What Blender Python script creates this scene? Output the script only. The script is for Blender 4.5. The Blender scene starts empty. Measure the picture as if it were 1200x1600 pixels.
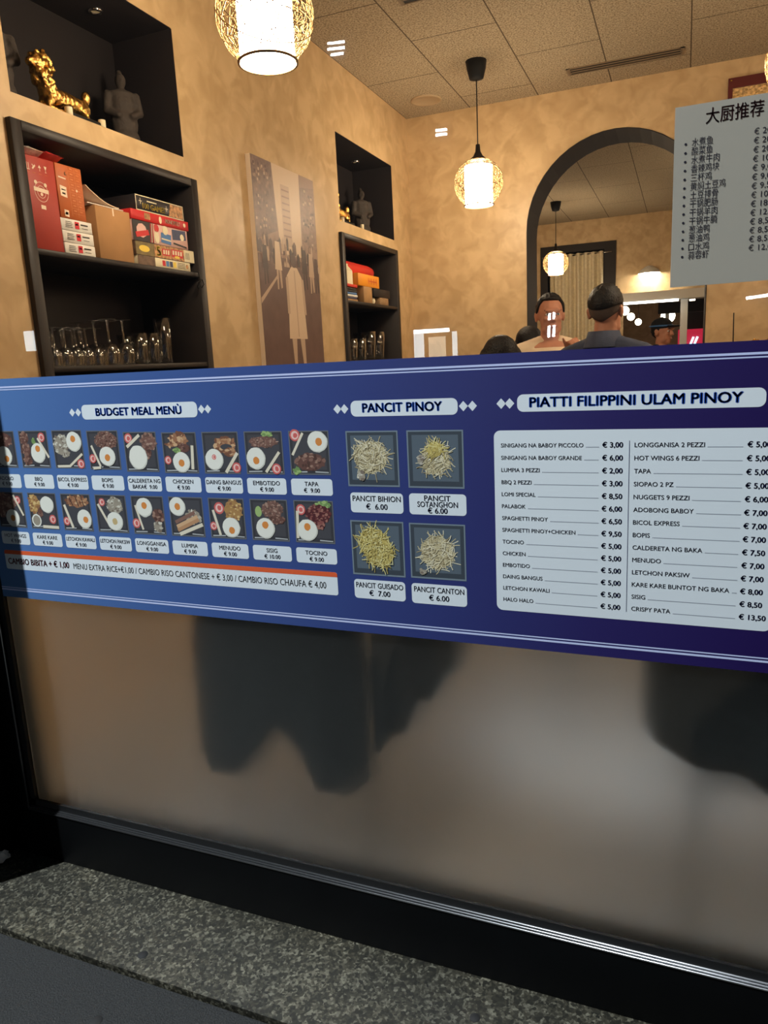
import bpy, bmesh, math, random
from mathutils import Vector, Matrix
scn = bpy.context.scene
COL = scn.collection
random.seed(7)
E = 1.45                                   # eye height of the photographer above the pavement
# ---------------------------------------------------------------- camera
cam_d = bpy.data.cameras.new('camera')
cam = bpy.data.objects.new('camera', cam_d); COL.objects.link(cam)
cam_d.sensor_fit = 'VERTICAL'; cam_d.sensor_height = 36; cam_d.lens = 36 * 1140 / 1600
cam_d.clip_start = .02
RC = ((0.9267505, 0.37254066, -0.04844552), (0.03092838, -0.20417688, -0.97844532), (-0.37440212, 0.90527634, -0.2007431))
cx, cy, cz = Vector(RC[0]), -Vector(RC[1]), -Vector(RC[2])
cam.matrix_world = Matrix(((cx.x, cy.x, cz.x, 0), (cx.y, cy.y, cz.y, -1.45), (cx.z, cy.z, cz.z, E), (0, 0, 0, 1)))
scn.camera = cam
# ---------------------------------------------------------------- colour management, world
vs = scn.view_settings
scn.display_settings.display_device = 'sRGB'
vs.view_transform = 'Standard'; vs.look = 'None'; vs.gamma = 1; vs.exposure = 0.0; vs.use_curve_mapping = False
scn.cycles.use_denoising = True
scn.cycles.max_bounces = 10; scn.cycles.transparent_max_bounces = 24; scn.cycles.diffuse_bounces = 5
scn.cycles.sample_clamp_indirect = 6
wld = bpy.data.worlds.new('night_sky'); scn.world = wld; wld.use_nodes = True
wld.node_tree.nodes['Background'].inputs[0].default_value = (.10, .15, .22, 1)
wld.node_tree.nodes['Background'].inputs[1].default_value = .12
# street lamp down the road on the left (it throws the pillar's shadow on the window)
def lamp(name, typ, loc, power, color, size=.1, target=None):
    d = bpy.data.lights.new(name, typ); d.energy = power; d.color = color
    if typ == 'AREA': d.size = size
    else: d.shadow_soft_size = size
    o = bpy.data.objects.new(name, d); o.location = loc; COL.objects.link(o)
    if target: o.rotation_euler = (Vector(target) - Vector(loc)).to_track_quat('-Z', 'Y').to_euler()
    return o
lamp('street_light', 'POINT', (-4.46, -3.25, 8.0), 5400, (.88, .95, 1.0), .05)
LAMP_STRENGTH = 72.0
LAMP_COLOR = (1.0, .80, .56)

# ---------------------------------------------------------------- materials
def lin(c): return tuple(((v / 255) / 12.92 if v / 255 <= .04045 else (((v / 255) + .055) / 1.055) ** 2.4) for v in c)
def mat(name, col, rough=.6, metal=0, spec=.4, var=0.0, scale=20, bump=0, bscale=60, srgb=True, detail=4, emit=None, estr=0, alpha=1, aniso=None, trans=0):
    m = bpy.data.materials.new(name); m.use_nodes = True
    nt = m.node_tree; n = nt.nodes; l = nt.links; b = n['Principled BSDF']
    c = lin(col) if srgb else col
    b.inputs['Base Color'].default_value = (*c, 1); b.inputs['Roughness'].default_value = rough
    b.inputs['Metallic'].default_value = metal; b.inputs['Specular IOR Level'].default_value = spec
    tc = n.new('ShaderNodeTexCoord')
    if var:
        nz = n.new('ShaderNodeTexNoise'); nz.inputs['Scale'].default_value = scale; nz.inputs['Detail'].default_value = detail
        l.new(tc.outputs['Object'], nz.inputs['Vector'])
        r = n.new('ShaderNodeValToRGB'); r.color_ramp.elements[0].position = .3; r.color_ramp.elements[1].position = .7
        r.color_ramp.elements[0].color = (*[max(0, v * (1 - var)) for v in c], 1); r.color_ramp.elements[1].color = (*[min(1, v * (1 + var)) for v in c], 1)
        l.new(nz.outputs['Fac'], r.inputs['Fac']); l.new(r.outputs['Color'], b.inputs['Base Color'])
    if bump:
        nb = n.new('ShaderNodeTexNoise'); nb.inputs['Scale'].default_value = bscale; nb.inputs['Detail'].default_value = 5
        l.new(tc.outputs['Object'], nb.inputs['Vector'])
        bp = n.new('ShaderNodeBump'); bp.inputs['Strength'].default_value = bump; bp.inputs['Distance'].default_value = .01
        l.new(nb.outputs['Fac'], bp.inputs['Height']); l.new(bp.outputs['Normal'], b.inputs['Normal'])
    if emit: b.inputs['Emission Color'].default_value = (*emit, 1); b.inputs['Emission Strength'].default_value = estr
    return m
def nodes(m): return m.node_tree.nodes, m.node_tree.links, m.node_tree.nodes['Principled BSDF']
M = {}
# Venetian plaster: trowel patches from two stretched noises
def plaster(name, base, hi, lo):
    m = mat(name, base, rough=.42, spec=.35, srgb=False); n, l, b = nodes(m)
    tc = n.new('ShaderNodeTexCoord'); mp = n.new('ShaderNodeMapping'); mp.inputs['Rotation'].default_value = (.6, .5, .4); mp.inputs['Scale'].default_value = (1, 1, 1)
    l.new(tc.outputs['Object'], mp.inputs['Vector'])
    a = n.new('ShaderNodeTexNoise'); a.inputs['Scale'].default_value = 8; a.inputs['Detail'].default_value = 7; a.inputs['Distortion'].default_value = .5
    v = n.new('ShaderNodeTexVoronoi'); v.feature = 'SMOOTH_F1'; v.inputs['Scale'].default_value = 9; v.inputs['Smoothness'].default_value = .5
    l.new(mp.outputs[0], a.inputs['Vector']); 
    ad = n.new('ShaderNodeMixRGB'); ad.inputs[0].default_value = .3; l.new(mp.outputs[0], ad.inputs[1]); l.new(a.outputs['Color'], ad.inputs[2]); l.new(ad.outputs[0], v.inputs['Vector'])
    r = n.new('ShaderNodeValToRGB'); e = r.color_ramp.elements
    e[0].position = .37; e[0].color = (*lo, 1); e[1].position = .63; e[1].color = (*hi, 1); k = e.new(.5); k.color = (*base, 1)
    mx = n.new('ShaderNodeMixRGB'); mx.inputs[0].default_value = .25; l.new(a.outputs['Fac'], mx.inputs[1]); l.new(v.outputs['Distance'], mx.inputs[2])
    l.new(mx.outputs[0], r.inputs['Fac']); l.new(r.outputs[0], b.inputs['Base Color'])
    bp = n.new('ShaderNodeBump'); bp.inputs['Strength'].default_value = .08; l.new(a.outputs['Fac'], bp.inputs['Height']); l.new(bp.outputs[0], b.inputs['Normal'])
    return m
M['plaster'] = plaster('ochre_plaster', (.56, .39, .208), (.635, .452, .246), (.495, .340, .172))
# fibre-board ceiling laid in staggered boards
m = M['ceiling'] = mat('fibre_board', (150, 130, 105), rough=.95, spec=.1); n, l, b = nodes(m)
tc = n.new('ShaderNodeTexCoord'); sx = n.new('ShaderNodeSeparateXYZ'); cb = n.new('ShaderNodeCombineXYZ')
l.new(tc.outputs['Object'], sx.inputs[0])
ay = n.new('ShaderNodeMath'); ay.inputs[1].default_value = -3.38 + 1.13 * 6; l.new(sx.outputs['Y'], ay.inputs[0])
ax = n.new('ShaderNodeMath'); ax.inputs[1].default_value = .02 + .545 * 8; l.new(sx.outputs['X'], ax.inputs[0])
l.new(ay.outputs[0], cb.inputs[0]); l.new(ax.outputs[0], cb.inputs[1])
br = n.new('ShaderNodeTexBrick'); br.offset = .5; br.offset_frequency = 2; br.inputs['Scale'].default_value = 1; br.inputs['Brick Width'].default_value = 1.13; br.inputs['Row Height'].default_value = .545
br.inputs['Mortar Size'].default_value = .0045; br.inputs['Mortar Smooth'].default_value = .2
l.new(cb.outputs[0], br.inputs['Vector'])
nz = n.new('ShaderNodeTexNoise'); nz.inputs['Scale'].default_value = 95; nz.inputs['Detail'].default_value = 3; l.new(tc.outputs['Object'], nz.inputs['Vector'])
r = n.new('ShaderNodeValToRGB'); e = r.color_ramp.elements; e[0].position = .36; e[0].color = (.22, .17, .11, 1); e[1].position = .6; e[1].color = (.46, .375, .26, 1)
l.new(nz.outputs['Fac'], r.inputs['Fac'])
mx = n.new('ShaderNodeMixRGB'); l.new(br.outputs['Fac'], mx.inputs[0]); l.new(r.outputs[0], mx.inputs[1]); mx.inputs[2].default_value = (.10, .075, .05, 1)
l.new(mx.outputs[0], b.inputs['Base Color'])
bp = n.new('ShaderNodeBump'); bp.inputs['Strength'].default_value = .25; bp.inputs['Distance'].default_value = .004; l.new(nz.outputs['Fac'], bp.inputs['Height']); l.new(bp.outputs[0], b.inputs['Normal'])
# floor tiles inside
m = M['floor'] = mat('floor_tiles', (170, 150, 125), rough=.45, spec=.4); n, l, b = nodes(m)
tc = n.new('ShaderNodeTexCoord'); br = n.new('ShaderNodeTexBrick'); br.offset = 0; br.inputs['Scale'].default_value = 1; br.inputs['Brick Width'].default_value = .6; br.inputs['Row Height'].default_value = .6; br.inputs['Mortar Size'].default_value = .004
br.inputs['Color1'].default_value = (.40, .40, .40, 1); br.inputs['Color2'].default_value = (.36, .36, .37, 1); br.inputs['Mortar'].default_value = (.18, .18, .18, 1)
l.new(tc.outputs['Object'], br.inputs['Vector']); l.new(br.outputs['Color'], b.inputs['Base Color'])
# pavement stone: coarse exposed chips
m = M['stone'] = mat('pavement_stone', (120, 118, 105), rough=.5, spec=.5); n, l, b = nodes(m)
tc = n.new('ShaderNodeTexCoord'); v = n.new('ShaderNodeTexVoronoi'); v.inputs['Scale'].default_value = 110; l.new(tc.outputs['Object'], v.inputs['Vector'])
v2 = n.new('ShaderNodeTexVoronoi'); v2.inputs['Scale'].default_value = 160; l.new(tc.outputs['Object'], v2.inputs['Vector'])
sr = n.new('ShaderNodeSeparateColor'); l.new(v.outputs['Color'], sr.inputs[0]); sr2 = n.new('ShaderNodeSeparateColor'); l.new(v2.outputs['Color'], sr2.inputs[0])
mm = n.new('ShaderNodeMath'); mm.operation = 'MULTIPLY'; l.new(sr.outputs[0], mm.inputs[0]); l.new(sr2.outputs[1], mm.inputs[1])
r = n.new('ShaderNodeValToRGB'); e = r.color_ramp.elements; e[0].position = 0; e[0].color = (.013, .013, .009, 1); e[1].position = .85; e[1].color = (.165, .16, .125, 1); k = e.new(.25); k.color = (.042, .039, .027, 1)
l.new(mm.outputs[0], r.inputs['Fac'])
big = n.new('ShaderNodeTexNoise'); big.inputs['Scale'].default_value = 3; big.inputs['Detail'].default_value = 6; l.new(tc.outputs['Object'], big.inputs['Vector'])
rr = n.new('ShaderNodeValToRGB'); rr.color_ramp.elements[0].position = .35; rr.color_ramp.elements[0].color = (.45, .46, .45, 1); rr.color_ramp.elements[1].position = .65; rr.color_ramp.elements[1].color = (1.1, 1.05, .95, 1); l.new(big.outputs['Fac'], rr.inputs['Fac'])
mu = n.new('ShaderNodeMixRGB'); mu.blend_type = 'MULTIPLY'; mu.inputs[0].default_value = .8; l.new(r.outputs[0], mu.inputs[1]); l.new(rr.outputs[0], mu.inputs[2]); l.new(mu.outputs[0], b.inputs['Base Color'])
bp = n.new('ShaderNodeBump'); bp.inputs['Strength'].default_value = .5; bp.inputs['Distance'].default_value = .004; l.new(mm.outputs[0], bp.inputs['Height']); l.new(bp.outputs[0], b.inputs['Normal'])
M['asphalt'] = mat('asphalt', (34, 35, 35), rough=.75, spec=.35, var=.55, scale=240, bump=.35, bscale=260)
M['black_metal'] = mat('black_painted_metal', (5, 6, 7), rough=.5, spec=.1, var=.15, scale=8)
M['bead'] = mat('aluminium_bead', (190, 192, 195), rough=.3, metal=1)
M['gasket'] = mat('dark_gasket', (10, 11, 12), rough=.5)
M['niche'] = mat('black_niche_board', (40, 36, 37), rough=.55, spec=.25, var=.1, scale=3)
M['cabinet'] = mat('black_brown_board', (38, 33, 32), rough=.5, spec=.35, var=.08, scale=6)
M['arch'] = mat('dark_arch_lining', (46, 41, 39), rough=.6, spec=.2)
M['black'] = mat('matt_black', (20, 20, 20), rough=.6, spec=.25)
M['black_fabric'] = mat('black_fabric', (24, 30, 30), rough=.9, spec=.1, bump=.2, bscale=300)
M['white_paper'] = mat('white_paper', (225, 222, 215), rough=.7)
M['white_lamp'] = mat('glowing_lamp_shade', (255, 240, 220), emit=LAMP_COLOR, estr=LAMP_STRENGTH)
M['wire'] = mat('lamp_wire', (120, 95, 60), rough=.4, metal=.8)
M['gold'] = mat('gold_leaf', (232, 186, 104), rough=.13, metal=1, bump=1.0, bscale=55)
M['terracotta'] = mat('dark_terracotta', (66, 59, 54), rough=.75, bump=.5, bscale=45, var=.2, scale=20)
M['candle'] = mat('ivory_wax', (240, 225, 190), rough=.4)
M['cardboard'] = mat('cardboard', (176, 132, 88), rough=.85, var=.06, scale=15)
M['red_box'] = mat('red_carton', (165, 58, 48), rough=.55, var=.03, scale=4)
M['orange_box'] = mat('orange_carton', (186, 96, 46), rough=.55)
M['skin'] = mat('skin', (196, 138, 112), rough=.5, spec=.3, var=.06, scale=14)
M['hair'] = mat('black_hair', (22, 19, 18), rough=.5, spec=.3, bump=.5, bscale=120)
M['hair_short'] = mat('cropped_hair', (92, 76, 66), rough=.7, bump=.4, bscale=250)
M['denim'] = mat('dark_blue_denim', (66, 74, 96), rough=.85, var=.16, scale=25, bump=.2, bscale=200)
M['cream_shirt'] = mat('cream_cotton', (238, 216, 186), rough=.85, var=.06, scale=12)
M['dark_cloth'] = mat('dark_cloth', (26, 27, 32), rough=.9, var=.15, scale=20)
M['trousers'] = mat('charcoal_trousers', (34, 36, 42), rough=.9)
M['shoe'] = mat('black_leather', (18, 17, 17), rough=.4)
M['lip'] = mat('lip', (168, 92, 80), rough=.5)
M['eye'] = mat('dark_eye', (40, 28, 22), rough=.2)
# clear pane: fresnel reflection over see-through glass on the outer face
def clear(name, refl, tint=(1, 1, 1), facing=False, rough=0.0):
    m = bpy.data.materials.new(name); m.use_nodes = True; nt = m.node_tree; n = nt.nodes; l = nt.links
    n.remove(n['Principled BSDF']); out = n['Material Output']
    t = n.new('ShaderNodeBsdfTransparent'); t.inputs[0].default_value = (*tint, 1)
    if not refl: l.new(t.outputs[0], out.inputs[0]); return m
    g = n.new('ShaderNodeBsdfGlossy'); g.inputs['Roughness'].default_value = rough
    mx = n.new('ShaderNodeMixShader')
    if facing:
        lw = n.new('ShaderNodeLayerWeight'); lw.inputs[0].default_value = .5
        p = n.new('ShaderNodeMath'); p.operation = 'POWER'; p.inputs[1].default_value = 2.6; l.new(lw.outputs['Facing'], p.inputs[0])
        q = n.new('ShaderNodeMath'); q.operation = 'MULTIPLY_ADD'; q.inputs[1].default_value = refl; q.inputs[2].default_value = .16; l.new(p.outputs[0], q.inputs[0]); l.new(q.outputs[0], mx.inputs[0])
    else:     # Schlick reflectance, the same from both sides
        lw = n.new('ShaderNodeLayerWeight'); lw.inputs[0].default_value = .5
        p = n.new('ShaderNodeMath'); p.operation = 'POWER'; p.inputs[1].default_value = 5; l.new(lw.outputs['Facing'], p.inputs[0])
        q = n.new('ShaderNodeMath'); q.operation = 'MULTIPLY_ADD'; q.inputs[1].default_value = 1 - refl; q.inputs[2].default_value = refl; l.new(p.outputs[0], q.inputs[0]); l.new(q.outputs[0], mx.inputs[0])
    l.new(t.outputs[0], mx.inputs[1]); l.new(g.outputs[0], mx.inputs[2]); l.new(mx.outputs[0], out.inputs[0])
    return m
M['pane'] = clear('window_glass', .06)
M['pane_edge'] = clear('window_glass_inner', 0, (.985, .995, .99))
M['tumbler'] = clear('drinking_glass', .9, (.95, .95, .94), True, .015)
m = M['frost'] = mat('frosted_film', (240, 240, 238), rough=.6, spec=.06); b = m.node_tree.nodes['Principled BSDF']
b.inputs['Transmission Weight'].default_value = 1.0; b.inputs['IOR'].default_value = 1.25

# ---------------------------------------------------------------- mesh helpers
ORG = {}
class MB:
    def __init__(s): s.v = []; s.f = []; s.mi = []; s.mats = []; s.sm = []
    def slot(s, m):
        if m not in s.mats: s.mats.append(m)
        return s.mats.index(m)
    def add(s, vs, fs, m, smooth=False):
        o = len(s.v); k = s.slot(m); s.v += [tuple(p) for p in vs]
        for f in fs: s.f.append(tuple(i + o for i in f)); s.mi.append(k); s.sm.append(smooth)
        return s
    def box(s, a, b, m, rot=None, piv=None):
        x0, y0, z0 = a; x1, y1, z1 = b
        v = [Vector(p) for p in ((x0, y0, z0), (x1, y0, z0), (x1, y1, z0), (x0, y1, z0), (x0, y0, z1), (x1, y0, z1), (x1, y1, z1), (x0, y1, z1))]
        if rot:
            c = Vector(piv) if piv else (Vector(a) + Vector(b)) / 2; R = Matrix.Rotation(rot[0], 3, rot[1]); v = [c + R @ (p - c) for p in v]
        return s.add(v, [(0, 3, 2, 1), (4, 5, 6, 7), (0, 1, 5, 4), (1, 2, 6, 5), (2, 3, 7, 6), (3, 0, 4, 7)], m)
    def bbox(s, a, b, m, bev=.004, seg=2):
        bm = bmesh.new(); bmesh.ops.create_cube(bm, size=1)
        for q in bm.verts: q.co = Vector([(a[i] + b[i]) / 2 + q.co[i] * (b[i] - a[i]) for i in range(3)])
        bmesh.ops.bevel(bm, geom=list(bm.edges), offset=bev, segments=seg, affect='EDGES', profile=.5)
        bm.verts.index_update(); s.add([q.co.copy() for q in bm.verts], [[q.index for q in f.verts] for f in bm.faces], m, True); bm.free(); return s
    def tube(s, pts, r, m, seg=8, cap=True):
        pts = [Vector(p) for p in pts]; rs = r if isinstance(r, (list, tuple)) else [r] * len(pts); vs = []; fs = []
        for i, p in enumerate(pts):
            d = (pts[min(i + 1, len(pts) - 1)] - pts[max(i - 1, 0)]).normalized()
            u = d.orthogonal().normalized() if i == 0 else (u - d * u.dot(d)).normalized()
            w = d.cross(u)
            for k in range(seg): a = 2 * math.pi * k / seg; vs.append(p + (u * math.cos(a) + w * math.sin(a)) * rs[i])
        for i in range(len(pts) - 1):
            for k in range(seg): fs.append((i * seg + k, i * seg + (k + 1) % seg, (i + 1) * seg + (k + 1) % seg, (i + 1) * seg + k))
        if cap: fs.append(tuple(range(seg))[::-1]); fs.append(tuple((len(pts) - 1) * seg + k for k in range(seg)))
        return s.add(vs, fs, m, True)
    def lathe(s, c, prof, m, seg=24, cap0=False, cap1=False):
        vs = []; fs = []
        for r, z in prof:
            for k in range(seg): a = 2 * math.pi * k / seg; vs.append((c[0] + r * math.cos(a), c[1] + r * math.sin(a), c[2] + z))
        for i in range(len(prof) - 1):
            for k in range(seg): fs.append((i * seg + k, i * seg + (k + 1) % seg, (i + 1) * seg + (k + 1) % seg, (i + 1) * seg + k))
        if cap0: fs.append(tuple(range(seg))[::-1])
        if cap1: fs.append(tuple((len(prof) - 1) * seg + k for k in range(seg)))
        return s.add(vs, fs, m, True)
    def ell(s, c, r, m, seg=16, rings=10):
        if not isinstance(r, (list, tuple)): r = (r, r, r)
        vs = []; fs = []
        for i in range(rings + 1):
            t = math.pi * i / rings
            for k in range(seg): a = 2 * math.pi * k / seg; vs.append((c[0] + r[0] * math.sin(t) * math.cos(a), c[1] + r[1] * math.sin(t) * math.sin(a), c[2] + r[2] * math.cos(t)))
        for i in range(rings):
            for k in range(seg): fs.append((i * seg + k, (i + 1) * seg + k, (i + 1) * seg + (k + 1) % seg, i * seg + (k + 1) % seg))
        return s.add(vs, fs, m, True)
    def poly(s, pts, m): return s.add(pts, [tuple(range(len(pts)))], m)
    def build(s, name, parent=None, org=None):
        o = ORG.get(parent.name, Vector((0, 0, 0))) if parent else (Vector(org) if org else Vector((0, 0, 0)))
        me = bpy.data.meshes.new(name); me.from_pydata([Vector(p) - o for p in s.v], [], s.f); me.update()
        for mm in s.mats: me.materials.append(mm)
        me.polygons.foreach_set('material_index', s.mi); me.polygons.foreach_set('use_smooth', s.sm)
        ob = bpy.data.objects.new(name, me); COL.objects.link(ob)
        if parent: ob.parent = parent
        else: ob.location = o
        ORG[ob.name] = o
        return ob
def thing(name, label, cat, loc, group=None):
    o = bpy.data.objects.new(name, None); COL.objects.link(o); o.location = loc; ORG[o.name] = Vector(loc); o.empty_display_size = .05
    return tag(o, label, cat, group)
def tag(o, label, cat, group=None, kind=None):
    o['label'] = label; o['category'] = cat
    if group: o['group'] = group
    if kind: o['kind'] = kind
    return o
def struct(o): o['kind'] = 'structure'; return o
def dup(root, loc, label=None, rotz=None, cat=None):
    r = root.copy(); COL.objects.link(r); r.location = loc
    if rotz is not None: r.rotation_euler = (0, 0, rotz)
    if label: r['label'] = label
    for ch in list(root.children):
        c = ch.copy(); COL.objects.link(c); c.parent = r
        for g in list(ch.children): d = g.copy(); COL.objects.link(d); d.parent = c
    return r
# 2-D helper working in the plane of the window (x right, z up, facing the street)
def rrect(x0, z0, x1, z1, r, n=5):
    out = []
    for cx_, cz_, a0 in ((x1 - r, z1 - r, 0), (x0 + r, z1 - r, 90), (x0 + r, z0 + r, 180), (x1 - r, z0 + r, 270)):
        for i in range(n + 1): a = math.radians(a0 + 90 * i / n); out.append((cx_ + r * math.cos(a), cz_ + r * math.sin(a)))
    return out
def flat(pts, y): return [(x, y, z) for x, z in reversed(pts)][::-1]
# ---------------------------------------------------------------- lettering
_tc = {}
def glyphs(body, bold):
    k = (body, bold)
    if k not in _tc:
        c = bpy.data.curves.new('t', 'FONT'); c.body = body; c.size = 1; c.offset = bold; c.resolution_u = 3
        o = bpy.data.objects.new('t', c); me = o.to_mesh()
        v = [(p.co.x, p.co.y) for p in me.vertices]; f = [tuple(p.vertices) for p in me.polygons]
        o.to_mesh_clear(); bpy.data.objects.remove(o); bpy.data.curves.remove(c)
        _tc[k] = (v, f)
    return _tc[k]
def text(mb, body, x, z, h, m, P, w=None, align='l', bold=.0, maxw=None):
    """write body with baseline at (x, z), capital height h; P maps (x, z) of the surface to 3-D; bold thickens the strokes by overprinting"""
    v, f = glyphs(body, 0)
    if not v: return
    H = max(p[1] for p in glyphs('H', 0)[0])
    x0 = min(p[0] for p in v); x1 = max(p[0] for p in v); s = h / H
    sx = (w / (x1 - x0)) if w else s
    if maxw and (x1 - x0) * sx > maxw: sx = maxw / (x1 - x0)
    W = (x1 - x0) * sx; ox = x if align == 'l' else (x - W / 2 if align == 'c' else x - W)
    k = bold * s
    for dx, dz in (((-k, 0), (k, 0), (0, k * .6), (0, -k * .6)) if bold else ((0, 0),)):
        mb.add([P(ox + (p[0] - x0) * sx + dx, z + p[1] * s + dz) for p in v], f, m)
# ================================================================ STRUCTURE
XL, XR, D, D2, D3 = -2.2, 3.2, 4.78, 10.65, 15.5
ZF, ZC = .05, E + 1.97
def holed(mb, us, zs, holes, P, m):
    """a wall as a grid of quads with rectangular holes left out"""
    us = sorted(set(us + [h[0] for h in holes] + [h[1] for h in holes])); zs = sorted(set(zs + [h[2] for h in holes] + [h[3] for h in holes]))
    for i in range(len(us) - 1):
        for j in range(len(zs) - 1):
            u = (us[i] + us[i + 1]) / 2; z = (zs[j] + zs[j + 1]) / 2
            if any(h[0] < u < h[1] and h[2] < z < h[3] for h in holes): continue
            mb.poly([P(us[i], zs[j]), P(us[i + 1], zs[j]), P(us[i + 1], zs[j + 1]), P(us[i], zs[j + 1])], m)
# ground outside
mb = MB(); mb.box((-9, -12, -.30), (9, -.282, -.012), M['asphalt']); struct(mb.build('ground'))
mb = MB(); mb.box((-9, -.276, -.20), (9, .12, 0), M['stone']); struct(mb.build('trim_1'))
# floors
mb = MB(); mb.box((-3.4, .12, -.10), (XR + .2, D3 + .3, ZF), M['floor']); struct(mb.build('floor'))
mb = MB(); mb.box((-3.4, -.02, ZC), (XR + .2, D3 + .3, ZC + .1), M['ceiling']); struct(mb.build('ceiling'))
# left wall, with two niches and two cabinet recesses
NA = (.662, 1.632, E + .985, E + 1.528); NB = (3.342, 4.372, E + .961, E + 1.522)
CA = (.622, 1.690, .55, E + .893); CB = (3.31, 4.385, .55, E + .882)
mb = MB(); holed(mb, [.09, D], [ZF, ZC], [NA, NB, CA, CB], lambda u, z: (XL, u, z), M['plaster'])
mb.box((XL - .60, .0, ZF), (XL - .55, D, ZC), M['plaster']); struct(mb.build('wall_left'))
for k, (N, dp) in enumerate(((NA, .34), (NB, .34))):
    mb = MB(); y0, y1, z0, z1 = N; x = XL - dp; t = .004
    mb.box((x - .01, y0, z0), (x, y1, z1), M['niche']); mb.box((x, y0 - .01, z0), (XL - t, y0, z1), M['niche']); mb.box((x, y1, z0), (XL - t, y1 + .01, z1), M['niche'])
    mb.box((x, y0, z0 - .01), (XL - t, y1, z0), M['niche']); mb.box((x, y0, z1), (XL - t, y1, z1 + .01), M['niche'])
    struct(mb.build('trim_%d' % (k + 2)))
# right wall
mb = MB(); mb.box((XR, -.02, ZF), (XR + .1, D, ZC), M['plaster']); struct(mb.build('wall_right'))
# back wall with an arched passage
ACX, AR, ASZ = -.534, .677, E + .968
def arch_pts(r, n=24): return [(ACX - r, ZF)] + [(ACX - r * math.cos(math.pi * i / n), ASZ + r * math.sin(math.pi * i / n)) for i in range(n + 1)] + [(ACX + r, ZF)]
ap = arch_pts(AR)
mb = MB()
for y in (D, D + .42):
    mb.poly([(XL - .9, y, ZF), (ap[0][0], y, ZF), (ap[1][0], y, ap[1][1]), (ap[1][0], y, ZC), (XL - .9, y, ZC)], M['plaster'])
    mb.poly([(ap[-1][0], y, ZF), (XR, y, ZF), (XR, y, ZC), (ap[-1][0], y, ZC), (ap[-2][0], y, ap[-2][1])], M['plaster'])
    for i in range(1, len(ap) - 2): mb.poly([(ap[i][0], y, ap[i][1]), (ap[i + 1][0], y, ap[i + 1][1]), (ap[i + 1][0], y, ZC), (ap[i][0], y, ZC)], M['plaster'])
struct(mb.build('wall_back'))
mb = MB(); ai = arch_pts(AR - .006)
for i in range(len(ap) - 1):
    a, b_ = ap[i], ap[i + 1]; c, d_ = ai[i], ai[i + 1]
    mb.add([(a[0], D - .004, a[1]), (b_[0], D - .004, b_[1]), (b_[0], D + .424, b_[1]), (a[0], D + .424, a[1]), (c[0], D - .004, c[1]), (d_[0], D - .004, d_[1]), (d_[0], D + .424, d_[1]), (c[0], D + .424, c[1])],
           [(0, 1, 2, 3), (4, 7, 6, 5), (0, 4, 5, 1), (3, 2, 6, 7)], M['arch'])
struct(mb.build('trim_4'))
# room behind the arch
mb = MB(); holed(mb, [-3.3, XR], [ZF, ZC], [(-2.13, -1.0, ZF, E + 1.63), (-.88, 1.6, ZF, E + .70)], lambda u, z: (u, D2, z), M['plaster']); struct(mb.build('wall_far'))
mb = MB()
mb.box((-3.4, D + .42, ZF), (-3.3, D3, ZC), M['plaster']); mb.box((XR, D, ZF), (XR + .1, D3, ZC), M['plaster']); struct(mb.build('wall_side'))
mb = MB(); mb.box((-3.3, D3, ZF), (XR, D3 + .1, ZC), M['plaster']); struct(mb.build('wall_rear'))
mb = MB()   # dark doorway with a deep black frame
mb.box((-2.13, D2 - .03, ZF), (-2.02, D2 + .3, E + 1.63), M['arch']); mb.box((-1.17, D2 - .03, ZF), (-1.0, D2 + .3, E + 1.63), M['arch']); mb.box((-2.02, D2 - .03, E + 1.52), (-1.17, D2 + .3, E + 1.63), M['arch'])
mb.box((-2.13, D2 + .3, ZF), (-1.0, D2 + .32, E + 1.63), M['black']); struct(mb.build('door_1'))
M['beam'] = mat('white_beam', (226, 222, 212), rough=.6)
mb = MB(); mb.box((-.90, D2 - .25, E + .70), (1.7, D2 + .1, E + .83), M['beam']); struct(mb.build('trim_5'))
mb = MB(); mb.box((-.07, D2 - .06, ZF), (.03, D2 + .06, E + .70), M['beam']); struct(mb.build('trim_6'))
mb = MB(); mb.box((-.41, D2 + .9, E + .55), (1.7, D2 + 1.0, E + .72), M['arch']); mb.box((-.30, D2 + .93, ZF), (-.24, D2 + .99, E + .55), M['beam']); struct(mb.build('trim_7'))

# ---- street front
GX0, GX1, GZ0, GZ1 = -1.822, 2.75, .171, 2.95
mb = MB()
mb.box((-9, -.247, -.01), (-1.91, .10, 4.3), M['black_metal']); struct(mb.build('wall_pillar'))
mb = MB(); mb.box((-1.91, .0, GZ1 + .05), (4.5, .10, 4.3), M['black_metal']); mb.box((2.82, -.02, 0), (9, .10, 4.3), M['black_metal']); mb.box((XL - .01, .10, ZF), (-1.90, .12, ZC), M['plaster']); mb.box((-1.91, .10, GZ1 + .05), (XR, .115, ZC), M['plaster']); struct(mb.build('wall_front'))
mb = MB()   # frame of the shop window
mb.bbox((-1.91, -.012, 0.0), (2.82, .09, GZ0 - .012), M['black_metal'], .004); mb.bbox((-1.91, -.012, GZ0 - .012), (GX0 - .004, .09, GZ1 + .05), M['black_metal'], .004)
mb.bbox((GX1, -.012, GZ0 - .012), (2.82, .09, GZ1 + .05), M['black_metal'], .004); mb.bbox((GX0, -.012, GZ1), (GX1, .09, GZ1 + .05), M['black_metal'], .004)
wf = mb.build('window_1'); struct(wf)
mb = MB()
for k in range(3): mb.tube([(GX0, -.013 + .004 * k, GZ0 - .010 + .004 * k), (GX1, -.013 + .004 * k, GZ0 - .010 + .004 * k)], .0026, M['bead'], 6)
mb.tube([(GX0, -.012, GZ0 - .010), (GX0, -.012, GZ1)], .0025, M['bead'], 6)
mb.build('bead', wf)
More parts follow.
